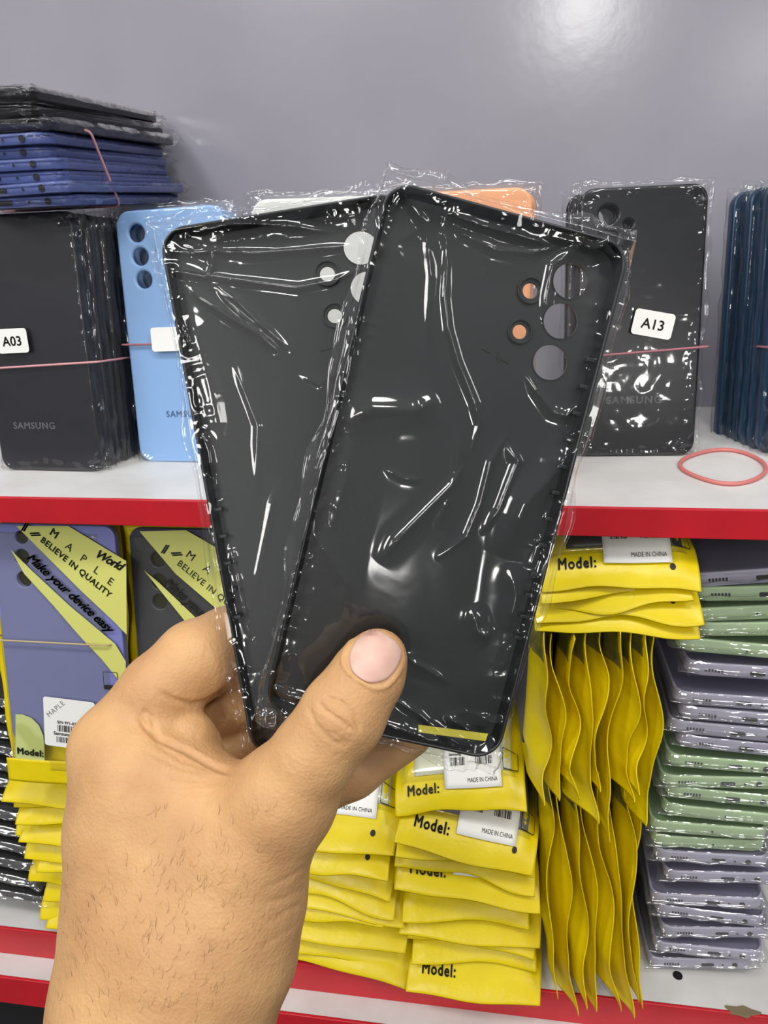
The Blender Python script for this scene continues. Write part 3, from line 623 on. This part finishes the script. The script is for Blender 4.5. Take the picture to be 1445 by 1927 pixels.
for i, (xa, ya, xb, yb, c_) in enumerate(FL):
    P = atY(xa, ya, YFm); Q = atY(xb, yb, YFm); ux = Vector(Q-P).normalized()
    yaw = Matrix.Rotation(radians(random.Random(i).uniform(-2.5, 2.5)), 4, 'Z')
    Bm = frame(P, ux, Vector((0, 1, .0)))@yaw@Matrix.Translation((FW/2-.002, FH/2, -FT))
    cn = 'lavender grey' if c_ == 'lav' else 'pale green'
    t = thing('phone_middle_frame', '%s phone frame in clear bag, layer %s from the top of the right stack' % (cn, ORD[i]), 'phone frame', Bm, 'phone frames stacked at the right')
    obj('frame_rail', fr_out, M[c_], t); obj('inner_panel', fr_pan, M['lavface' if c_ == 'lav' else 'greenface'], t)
    obj('plastic_sleeve', slr[i % 4], M['filmw'], t)
    if i not in (3, 4, 13, 14, 15, 2):
        ye = -FH/2-.0002
        obj('charging_port', port_me, M['hole'], t, loc=(.004, ye, FT/2-.0003), rot=(pi/2, 0, 0))
        obj('speaker_grille', bar_me, M['hole'], t, loc=(-.0215, ye, FT/2), rot=(pi/2, 0, 0))
        obj('microphone_hole', dot_me, M['hole'], t, loc=(.0145, ye, FT/2-.0005), rot=(pi/2, 0, 0))
        obj('headphone_hole', jack_me, M['hole'], t, loc=(.023, ye, FT/2-.0003), rot=(pi/2, 0, 0))
    else:
        obj('microphone_hole', dot_me, M['hole'], t, loc=(.002, ye if False else -FH/2-.0002, FT/2-.0003), rot=(pi/2, 0, 0))

# ================================================================== HELD COVERS
def rod(w_):
    w_ = np.array(w_); t_ = np.linalg.norm(w_); k = w_/t_; K = np.array([[0, -k[2], k[1]], [k[2], 0, -k[0]], [-k[1], k[0], 0]]); return np.eye(3)+sin(t_)*K+(1-cos(t_))*K@K
def camframe(w_, t_):
    Q = R@rod(w_)@np.diag([1, -1, -1]); p = C0+R@np.array(t_); return Matrix([[*Q[i], p[i]] for i in range(3)]+[[0, 0, 0, 1]])
HW, HH, HT = .0765, .166, .0082
def held(label, Bm, sc, big, small, seed, ridges, clips, marks):
    W, H, T = HW*sc, HH*sc, HT
    t = thing('phone_back_cover', label, 'phone cover', Bm, 'covers held in the hand')
    zf = -T+.0012
    big_ = [l2p(Bm, x, y, zf)+(r/F*.24*sc,) for x, y, r in big]; sm_ = [l2p(Bm, x, y, zf)+(r/F*.24*sc,) for x, y, r in small]
    obj('back_panel', flat([rrect(W-.0012, H-.0012, .0075)]+[circ(*c, n=40) for c in big_+sm_], -T, zf, .0002), M['black'], t)
    # side wall with a rounded section, swept round the outline
    prof = [(0, -T+.0006), (.0006, -T), (-.0002, -T+.003), (-.0016, -T+.0012), (0, 0)]
    N = 10; out = []
    sec = [(-.0020, zf), (-.0014, zf+.0012), (-.0013, -.0006), (-.0010, -.0001), (-.0005, 0), (-.0001, -.0006), (0, -.0025), (-.0005, -T+.0016), (-.0016, -T+.0002), (-.0026, -T)]
    v = []; f = []; base = rrect(W, H, .0085, 12); n = len(base)
    cxs = np.array(base); nx = np.roll(cxs, -1, 0)-np.roll(cxs, 1, 0); nx /= np.linalg.norm(nx, axis=1)[:, None]; nrm = np.stack([nx[:, 1], -nx[:, 0]], 1)
    for i in range(n):
        for (o_, z_) in sec: v.append((cxs[i, 0]+nrm[i, 0]*o_, cxs[i, 1]+nrm[i, 1]*o_, z_))
    K_ = len(sec)
    for i in range(n):
        for k in range(K_):
            a0, a1 = i*K_+k, i*K_+(k+1) % K_; b0, b1 = ((i+1) % n)*K_+k, ((i+1) % n)*K_+(k+1) % K_; f.append((a0, b0, b1, a1))
    obj('side_wall', mesh('side_wall', v, f), M['rim'], t)
    for c in sm_:
        obj('lens_ring', flat([circ(c[0], c[1], c[2]*1.75, 36), circ(c[0], c[1], c[2]*1.5, 36)], zf, zf+.0009, .0001), M['ring'], t)
    for c in big_: obj('lens_ring', flat([circ(c[0], c[1], c[2]*1.06, 40), circ(c[0], c[1], c[2]*1.0, 40)], zf, zf+.0003), M['ring'], t)
    for y_, s_, ln in clips:
        x_ = s_*(W/2-.0026); bmv = box('c', (x_-.0013, y_-ln/2, zf-.0001), (x_+.0013, y_+ln/2, zf+.0040), .0002); obj('clip_tab', bmv, M['ring'], t)
    for px, py, w_, h_, an in marks:
        q = l2p(Bm, px, py, zf); obj('moulded_mark', box('m', (-w_/2, -h_/2, 0), (w_/2, h_/2, .0004)), M['ring'], t, loc=(q[0], q[1], zf-.0001), rot=(0, 0, an))
    # inner sheet frame line
    rd = []
    for pts_, h_, w_ in ridges: rd.append(([l2p(Bm, px, py, 0) for px, py in pts_], h_*1e-3, w_*1e-3))
    me = held_film(W, H, T, seed, rd)
    o = obj('plastic_sleeve', me, M['filmh'], t); return t
def held_film(W, H, T, seed, ridges):
    mx, my, step = .0045, .0055, .00045
    xs = np.arange(-W/2-mx, W/2+mx, step); ys = np.arange(-H/2-my, H/2+my, step); X, Y = np.meshgrid(xs, ys, indexing='ij')
    dx = W/2-np.abs(X); dy = H/2-np.abs(Y); d = np.minimum(dx, dy)
    inside = ss(0, .002, d)
    sag = -.0022*ss(.001, .022, d)                          # film sinks into the tray
    out = np.maximum(-d, 0)
    cor = ss(.034, 0, np.hypot(np.maximum(dx, 0), np.maximum(dy, 0)))
    rim_ = ss(.012, 0, np.abs(d))
    n = .0007*(vnoise(X*.6+Y*.15, Y*.35, 40, seed)-.5)+.0002*(vnoise(X+Y*.4, Y*.5-X*.2, 110, seed+1)-.5)
    n += .0011*cor*(fold(X, Y, 120, seed+2)-.5)+.0010*cor*(fold(X+Y, Y-X, 70, seed+4)-.5)
    topb = ss(.020, .0, H/2-Y)+.8*ss(.016, 0, H/2+Y)
    n += .0007*topb*(fold(X*.5, Y, 140, seed+3)-.4)
    n += .00025*rim_*(fold(X, Y, 300, seed+6))
    o = ss(0, .004, out)
    n2 = .0018*o*(vnoise(X, Y, 160, seed+7)-.5)+.0016*o*cor*(fold(X, Y, 260, seed+8)-.5)
    Z1 = .0004+sag+n*(1-.5*o)+n2-.0030*o
    rg = np.zeros(X.shape)
    for pl, h, wd in ridges:
        dd, tt = polyd(X, Y, pl); q = dd/wd
        rg = np.maximum(rg, h*1.25*np.exp(-(np.sqrt((q/.95)**2+.10)-.316))*np.clip(np.minimum(tt, 1-tt)*4, 0, 1)*ss(6, 3.5, q))
    Z1 = Z1+rg
    Z1 = np.maximum(Z1, np.where(np.abs(d) < .0016, .0003, -1))
    Z2 = np.where(d > 0, -T-.0006-.0003*fold(X, Y, 60, seed+9), -.0032-.0022*np.clip(1-out/.004, 0, 1)+n2-.0001)
    X = X+np.sign(X)*ss(W/2, W/2+mx, np.abs(X))*(vnoise(Y, 0*Y, 70, seed+11)-.75)*mx*1.0
    Y = Y+np.sign(Y)*ss(H/2, H/2+my, np.abs(Y))*(vnoise(X, 0*X, 90, seed+12)-.6)*my*.9
    return npmesh('sleeve', *two_sided(X, Y, Z1, np.minimum(Z2, Z1-.0001)))
BR = camframe([.0791, -.0703, .2363], [.0187, -.0095, .2358])
BL = camframe([.0111, -.0414, -.1753], [-.0173*1.06, -.0116*1.06, .2367*1.062])
RR = [([(835, 390), (842, 470), (838, 560), (845, 620), (862, 680), (895, 760), (903, 800), (880, 870)], 1.1, .9), ([(880, 860), (850, 915), (800, 965), (745, 1020), (715, 1060)], 1.6, 1.3), ([(838, 400), (900, 425), (985, 450), (1050, 468)], 1.3, 1.0),
      ([(880, 445), (930, 470), (1000, 478), (1055, 462)], 1.0, .8), ([(1085, 465), (1040, 500), (1030, 560), (1028, 610)], 1.4, 1.2), ([(985, 690), (1010, 735), (1040, 775), (1062, 783), (1085, 760)], 1.3, 1.1), ([(960, 810), (925, 870), (905, 950), (880, 1010), (820, 1055)], 1.0, .9),
      ([(950, 830), (975, 870), (940, 960), (905, 1010)], 1.2, 1.2), ([(1075, 830), (1040, 890), (985, 950), (945, 1050)], 2.2, 3.6), ([(640, 800), (700, 770), (780, 772), (830, 750)], 2.0, 3.6), ([(725, 1305), (790, 1345), (850, 1400), (880, 1420)], 1.0, .9), ([(790, 1345), (840, 1385), (885, 1412)], 1.2, .9),
      ([(835, 1345), (880, 1375), (915, 1400)], 1.2, .9), ([(690, 1350), (760, 1372), (840, 1402)], 1.2, 1.3), ([(1150, 690), (1085, 880), (1020, 1100), (975, 1260)], .8, .8), ([(700, 470), (650, 740), (600, 900), (530, 1170)], .9, .9), ([(755, 365), (800, 420), (810, 520), (800, 700)], .8, 1.6), ([(600, 900), (590, 1000), (650, 1100), (640, 1200)], .7, 2.0),
      ([(660, 820), (650, 900), (620, 1010)], .5, 1.4), ([(960, 1060), (970, 1120), (955, 1190)], .8, 1.8), ([(720, 880), (760, 900), (800, 905)], .4, .8), ([(890, 1140), (900, 1190), (925, 1205)], 1.2, 1.6), ([(500, 1285), (540, 1310), (600, 1320)], 1.3, 1.0), ([(870, 800), (860, 900), (820, 1000)], .6, 2.0), ([(760, 1240), (800, 1260), (850, 1290)], .9, .9)]
cl = [(.047-.0085*k, 1, .0012) for k in range(8)]+[(-.022-.007*k, 1, .0012) for k in range(4)]
hr = held('black phone back cover held in front, two small camera holes showing orange', BR, 1.0, [(1073, 529, 33), (1055, 604, 33), (1035, 682, 33)], [(998, 547, 14.5), (978, 624, 13.5)], 5, RR, cl, [(938, 672, .0006, .0035, .2), (945, 677, .0045, .0006, -.2), (1140, 576, .002, .003, 0), (915, 660, .003, .0004, -.2)])
LLr = [([(520, 900), (500, 1000), (470, 1150)], .6, 1.6), ([(560, 700), (600, 720), (640, 700)], .5, 1.4), ([(430, 1000), (450, 1100), (470, 1200)], .8, 1.2), ([(355, 437), (440, 425), (520, 427), (640, 438)], 1.2, .9), ([(298, 473), (380, 475), (500, 476), (600, 468), (700, 458)], 1.2, 1.0), ([(330, 452), (400, 475), (400, 500), (390, 522), (340, 515), (305, 505)], 1.3, 1.0), ([(335, 520), (400, 520), (480, 530), (560, 540), (630, 527), (680, 500)], 1.2, 1.3),
       ([(340, 535), (420, 590), (490, 630), (525, 665)], 1.5, 1.2), ([(395, 530), (450, 570), (490, 610), (555, 665)], 1.4, 1.1), ([(400, 535), (450, 590), (500, 625)], 1.0, .8), ([(338, 600), (350, 630), (362, 660)], 1.0, .7), ([(430, 660), (462, 740), (485, 800), (480, 950)], .9, 1.5), ([(345, 545), (375, 640), (405, 760), (430, 900)], 1.2, 3.0), ([(355, 870), (385, 950), (400, 1050), (430, 1150)], 1.2, 1.8), ([(375, 800), (395, 850), (400, 900)], 1, 1.5)]
cl2 = [(-.005-.009*k, -1, .0011) for k in range(5)]
hl = held('black phone back cover held behind the front one, white shining through its camera holes', BL, 1.055, [(679, 466, 33), (692, 542, 33), (702, 615, 33)], [(616, 515, 14.5), (630, 594, 14)], 17, LLr, cl2, [(613, 657, .004, .0006, .1), (760, 600, .002, .002, 0)])

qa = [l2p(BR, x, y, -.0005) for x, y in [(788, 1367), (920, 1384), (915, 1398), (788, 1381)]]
obj('painted_reflection', flat([qa], -.0021, -.0019), M['yellowrefl'], hr)  # yellow reflection in the tray, painted as a flat strip under the film

# ================================================================== HAND
def rc(P, a_, b_, ra, rb):
    ba = b_-a_; l2 = ba@ba; rr_ = ra-rb; a2 = l2-rr_*rr_; il2 = 1/l2; pa = P-a_; y = pa@ba; z = y-l2
    q = pa*l2-y[:, None]*ba; x2 = (q*q).sum(1); y2 = y*y*l2; z2 = z*z*l2; k = np.sign(rr_)*rr_*rr_*x2
    d = (np.sqrt(x2*a2*il2)+y*rr_)*il2-ra
    m1 = np.sign(z)*a2*z2 > k; m2 = np.sign(y)*a2*y2 < k
    d = np.where(m2, np.sqrt(x2+y2)*il2-ra, d); return np.where(m1, np.sqrt(x2+z2)*il2-rb, d)
def smin(a_, b_, k): h = np.maximum(k-np.abs(a_-b_), 0)/k; return np.minimum(a_, b_)-h*h*k*.25
def nd(px, py, d, r): return np.array([(px-CX)/F*d, (py-CY)/F*d, d]), r*d/F
def chain(P, nodes, k=.003):
    n = [nd(*q) for q in nodes]; D = None
    for (a_, ra), (b_, rb) in zip(n[:-1], n[1:]):
        d = rc(P, a_, b_, ra, rb); D = d if D is None else smin(D, d, k)
    return D
thumb = [(712, 1237, .2305, 54), (692, 1272, .2295, 64), (645, 1345, .2285, 76), (590, 1420, .230, 75), (535, 1500, .234, 88), (470, 1600, .240, 110), (452, 1690, .242, 120), (425, 1790, .243, 128), (385, 1880, .243, 124), (365, 2020, .243, 132), (345, 2500, .236, 150)]
colL = [(262, 1445, .258, 122), (262, 1560, .257, 128), (262, 1690, .255, 131), (258, 1780, .252, 133), (246, 1880, .250, 140), (232, 2020, .248, 146), (200, 2500, .240, 160)]
colC = [(335, 1520, .253, 108), (350, 1640, .249, 125), (345, 1760, .244, 140), (310, 1950, .240, 150), (305, 2030, .240, 150), (280, 2500, .232, 165)]
web = [(535, 1500, .238, 80), (440, 1522, .245, 64), (350, 1500, .250, 80), (275, 1475, .252, 90)]
index = [(262, 1460, .258, 110), (207, 1402, .260, 70), (303, 1303, .261, 74), (368, 1243, .265, 73), (432, 1212, .275, 68), (530, 1215, .284, 56)]
pad = [(262, 1440, .260, 80), (305, 1398, .256, 56), (350, 1388, .2565, 50), (376, 1402, .260, 42)]
middle = [(230, 1430, .280, 66), (320, 1390, .280, 62), (420, 1335, .281, 58), (520, 1300, .286, 52)]
ring = [(260, 1480, .288, 64), (340, 1450, .284, 56), (425, 1415, .279, 44), (500, 1400, .283, 44)]
little = [(440, 1540, .272, 66), (560, 1490, .270, 62), (660, 1445, .268, 56), (770, 1380, .272, 45)]
def hand_sdf(P):
    body = smin(chain(P, colL, .006), chain(P, thumb, .005), .016); body = smin(body, chain(P, colC, .006), .016); body = smin(body, chain(P, web, .004), .010)
    D = smin(body, chain(P, index, .004), .005); D = smin(D, chain(P, pad, .003), .0012)
    D = smin(D, chain(P, middle), .0022); D = smin(D, chain(P, ring), .0018); D = smin(D, chain(P, little), .003); return D
def surfnet(fn, lo, hi, h):
    ax = [np.arange(lo[i], hi[i]+h, h) for i in range(3)]; G = np.stack(np.meshgrid(*ax, indexing='ij'), -1); sh = G.shape[:3]; V = np.empty(sh)
    for i in range(sh[0]): V[i] = fn(G[i].reshape(-1, 3)).reshape(sh[1:])
    S_ = V < 0; acc = np.zeros(tuple(s-1 for s in sh)+(3,)); cnt_ = np.zeros(tuple(s-1 for s in sh))
    sl_ = lambda o: tuple(slice(o[i], sh[i]-1+o[i]) for i in range(3))
    cs = [(a, b, c) for a in (0, 1) for b in (0, 1) for c in (0, 1)]
    for a in cs:
        for i in range(3):
            if a[i]: continue
            b = list(a); b[i] = 1; va = V[sl_(a)]; vb = V[sl_(b)]; m = (va < 0) != (vb < 0); t = np.where(m, va/np.where(va == vb, 1, va-vb), 0)
            p = np.zeros(acc.shape); p[...] = a; p[..., i] += t; acc += p*m[..., None]; cnt_ += m
    act = cnt_ > 0; idx = -np.ones(act.shape, int); idx[act] = np.arange(act.sum())
    ijk = np.argwhere(act); pts_ = (ijk+acc[act]/cnt_[act][:, None])*h+np.array(lo); faces = []
    for i in range(3):
        j, k = (i+1) % 3, (i+2) % 3; a = [slice(1, s-1) for s in sh]; a[i] = slice(0, sh[i]-1); b = list(a); b[i] = slice(1, sh[i])
        A, Bq = S_[tuple(a)], S_[tuple(b)]; e_ = np.argwhere(A != Bq); off = np.array([1, 1, 1]); off[i] = 0; e_ = e_+off; fl = S_[tuple(e_.T)]
        def g(dj, dk): q = e_.copy(); q[:, j] += dj; q[:, k] += dk; return idx[tuple(q.T)]
        q = np.stack([g(-1, -1), g(0, -1), g(0, 0), g(-1, 0)], 1); q[~fl] = q[~fl][:, ::-1]; faces.append(q)
    return pts_, np.concatenate(faces)
lo = np.array([-.125, .018, .195]); hi = np.array([.030, .232, .320])
hv, hf = surfnet(hand_sdf, lo, hi, .00115)
creases = [([(598, 1318), (610, 1336), (640, 1356), (668, 1378)], .75, .75), ([(612, 1312), (640, 1320), (665, 1345), (680, 1380)], .75, .75), ([(578, 1325), (592, 1362), (625, 1395), (655, 1405)], .4, .9), ([(615, 1375), (640, 1390), (660, 1400)], .2, .6),
   ([(255, 1340), (275, 1368), (300, 1390), (350, 1412), (400, 1440), (452, 1462)], 1.3, 1.1), ([(310, 1462), (370, 1468), (440, 1465)], .35, 1.2), ([(330, 1480), (385, 1478), (440, 1468)], .25, .8), ([(345, 1500), (395, 1490), (430, 1472)], .25, .8), ([(380, 1515), (410, 1495), (435, 1475)], .2, .8),
   ([(300, 1300), (330, 1318), (362, 1326), (388, 1322), (412, 1308), (436, 1288)], 1.2, .9), ([(265, 1335), (285, 1350), (298, 1392)], .8, 1.0), ([(500, 1670), (540, 1655), (578, 1630)], .3, .9), ([(495, 1700), (540, 1690), (575, 1668)], .25, .9), ([(500, 1740), (540, 1715), (570, 1700)], .25, .9), ([(480, 1790), (520, 1765), (560, 1740)], .2, .9), ([(595, 1295), (625, 1300), (650, 1312)], .15, .6), ([(280, 1390), (340, 1430), (400, 1450)], .3, .9), ([(270, 1410), (340, 1445), (400, 1458)], .2, .8)]
hm0 = npmesh('hand', hv, hf); ho = bpy.data.objects.new('tmp', hm0); COL.objects.link(ho)
ms_ = ho.modifiers.new('s', 'SMOOTH'); ms_.factor = .5; ms_.iterations = 4; sb = ho.modifiers.new('u', 'SUBSURF'); sb.levels = 1; sb.subdivision_type = 'CATMULL_CLARK'
dg = bpy.context.evaluated_depsgraph_get(); hm = bpy.data.meshes.new_from_object(ho.evaluated_get(dg)); bpy.data.objects.remove(ho)
n = len(hm.vertices); co = np.zeros(n*3, np.float32); hm.vertices.foreach_get('co', co); co = co.reshape(-1, 3).astype(float); no = np.zeros(n*3, np.float32); hm.vertices.foreach_get('normal', no); no = no.reshape(-1, 3)
sgn = 1
px_ = co[:, 0]/co[:, 2]*F+CX; py_ = co[:, 1]/co[:, 2]*F+CY
mean_in = hand_sdf(co[:50]+no[:50]*.001).mean() > hand_sdf(co[:50]-no[:50]*.001).mean(); sg = 1 if mean_in else -1
no = no*sg; front_ = (no[:, 2] < .1)
disp = np.zeros(n)
for pl, dep, wd in creases:
    d_, t_ = polyd(px_, py_, pl); wpx = wd*6; disp -= dep*1e-3*np.exp(-(d_/wpx)**2)*np.clip(np.minimum(t_, 1-t_)*6+.15, 0, 1)*front_
# nail bed recess
NA = np.array([(703., 1236.)]); ax_ = np.array([.56, -.83]); ay_ = np.array([.83, .56])
qx = (px_-705)*ay_[0]+(py_-1236)*ay_[1]; qy = (px_-705)*ax_[0]+(py_-1236)*ax_[1]
rn = (np.abs(qx/51)**3+np.abs(qy/50)**3)**(1/3.)
disp += front_*(-.0005*ss(1.02, .9, rn)+.0005*np.exp(-((rn-1.08)/.07)**2)*ss(45, -20, qy))
co2 = co+no*disp[:, None]; wc = (R@co2.T).T+C0
hm.vertices.foreach_set('co', wc.astype(np.float32).ravel()); hm.update(); hm.materials.clear()
def skin():
    m = bpy.data.materials.new('skin'); m.use_nodes = True; t = m.node_tree; b = t.nodes['Principled BSDF']; tc_ = t.nodes.new('ShaderNodeTexCoord')
    n1 = t.nodes.new('ShaderNodeTexNoise'); n1.inputs['Scale'].default_value = 45; n1.inputs['Detail'].default_value = 5; cr_ = t.nodes.new('ShaderNodeValToRGB')
    cr_.color_ramp.elements[0].position = .3; cr_.color_ramp.elements[0].color = lin('BE9064'); cr_.color_ramp.elements[1].position = .7; cr_.color_ramp.elements[1].color = lin('D2A673')
    t.links.new(tc_.outputs['Object'], n1.inputs[0]); t.links.new(n1.outputs['Fac'], cr_.inputs[0]); t.links.new(cr_.outputs[0], b.inputs['Base Color'])
    b.inputs['Roughness'].default_value = .48; b.inputs['Specular IOR Level'].default_value = .35
    b.inputs['Subsurface Weight'].default_value = .25; b.inputs['Subsurface Radius'].default_value = (1, .35, .2); b.inputs['Subsurface Scale'].default_value = .004
    v1 = t.nodes.new('ShaderNodeTexVoronoi'); v1.inputs['Scale'].default_value = 900; n2 = t.nodes.new('ShaderNodeTexNoise'); n2.inputs['Scale'].default_value = 260; n2.inputs['Detail'].default_value = 6
    ad = t.nodes.new('ShaderNodeMath'); ad.operation = 'ADD'; t.links.new(tc_.outputs['Object'], v1.inputs['Vector']); t.links.new(tc_.outputs['Object'], n2.inputs['Vector'])
    ml = t.nodes.new('ShaderNodeMath'); ml.operation = 'MULTIPLY'; ml.inputs[1].default_value = .35; t.links.new(v1.outputs['Distance'], ml.inputs[0])
    t.links.new(ml.outputs[0], ad.inputs[0]); t.links.new(n2.outputs['Fac'], ad.inputs[1]); bp_ = t.nodes.new('ShaderNodeBump'); bp_.inputs['Distance'].default_value = .00045; bp_.inputs['Strength'].default_value = .8
    t.links.new(ad.outputs[0], bp_.inputs['Height']); t.links.new(bp_.outputs[0], b.inputs['Normal']); return m
M['skin'] = skin(); M['nail'] = mat('nail', 'D0A596', .42, col2='DCB9A8', nscale=120, sss=0); M['hair'] = mat('hair', '4A3020', .5)
hand = obj('person', hm, M['skin']); tag(hand, 'left hand and wrist of a person pinching two bagged black covers with the thumb', 'person')
hm.polygons.foreach_set('use_smooth', [True]*len(hm.polygons))
if sg < 0: hm.flip_normals()
# thumbnail: curved plate following the thumb surface
from mathutils.bvhtree import BVHTree
bv = BVHTree.FromObject(hand, bpy.context.evaluated_depsgraph_get())
def hit(px, py):
    r = Vector(ray(px, py)).normalized(); h_ = bv.ray_cast(Vector(C0), r); return h_[0], h_[1]
nu, nv_ = 21, 23; Pn_ = np.zeros((nu, nv_, 3)); ok = True; vdir = Vector(-ray(705, 1236)).normalized()
for i in range(nu):
    for j in range(nv_):
        a = i/(nu-1)*2-1; b = j/(nv_-1)*2-1
        # square to superellipse disc
        m_ = max(abs(a), abs(b)); l_ = (abs(a)**3+abs(b)**3)**(1/3.) if m_ > 0 else 1; s_ = m_/l_ if l_ > 0 else 0
        ux_, uy_ = a*s_*47, b*s_*(48 if b > 0 else 50)
        if b < 0: ux_ *= 1-.25*abs(b)**2
        px = 705+ay_[0]*ux_+ax_[0]*uy_; py = 1236+ay_[1]*ux_+ax_[1]*uy_; h_, nn_ = hit(px, py)
        if h_ is None: h_ = Vector(atD(px, py, .224)); nn_ = vdir
        Pn_[i, j] = h_+vdir*(.0006+.0003*(1-m_*m_))
v_ = Pn_.reshape(-1, 3); idx = np.arange(nu*nv_).reshape(nu, nv_); q_ = np.stack([idx[:-1, :-1], idx[1:, :-1], idx[1:, 1:], idx[:-1, 1:]], -1).reshape(-1, 4)
vb_ = v_-np.array(vdir)*.0007; n0 = len(v_); bd = np.concatenate([idx[:, 0], idx[-1, 1:], idx[-2::-1, -1], idx[0, -2:0:-1]]); b2_ = np.roll(bd, -1)
nail = npmesh('nail', np.concatenate([v_, vb_]), np.concatenate([q_, q_[:, ::-1]+n0, np.stack([b2_, bd, bd+n0, b2_+n0], -1)]))
no_ = obj('thumbnail', nail, M['nail'], hand); sm_ = no_.modifiers.new('s', 'SMOOTH'); sm_.iterations = 6; sm_.factor = .5
# fine arm hair
hv_ = []; hf_ = []; rh = random.Random(4)
for _ in range(240):
    if rh.random() < .6: px, py = rh.uniform(110, 420), rh.uniform(1620, 1925)
    else: px, py = rh.uniform(250, 520), rh.uniform(1520, 1800)
    h_, nn_ = hit(px, py)
    if h_ is None or nn_.dot(vdir) < .25: continue
    an = radians(rh.uniform(30, 80)) if px > 250 else radians(rh.uniform(50, 110)); L_ = rh.uniform(12, 30); h2, n2_ = hit(px+cos(an)*L_*.5, py-sin(an)*L_*.5); h3, n3_ = hit(px+cos(an+.25)*L_, py-sin(an+.25)*L_)
    if h2 is None or h3 is None: continue
    A_ = h_; B_2 = h2+n2_*.0005; C_ = h3+n3_*.0007; sd_ = (C_-A_).cross(vdir).normalized()*.00004; up_ = vdir*.00004
    k = len(hv_)
    for p_, w_ in ((A_, 1), (B_2, .8), (C_, .2)): hv_ += [p_+sd_*w_, p_-sd_*w_*.5+up_*w_, p_-sd_*w_*.5-up_*w_]
    for s_ in (0, 3):
        for e_ in range(3): hf_.append((k+s_+e_, k+s_+(e_+1) % 3, k+s_+3+(e_+1) % 3, k+s_+3+e_))
ah = obj('arm_hair', mesh('arm_hair', hv_, hf_), M['hair'], hand); ah['kind'] = 'stuff'
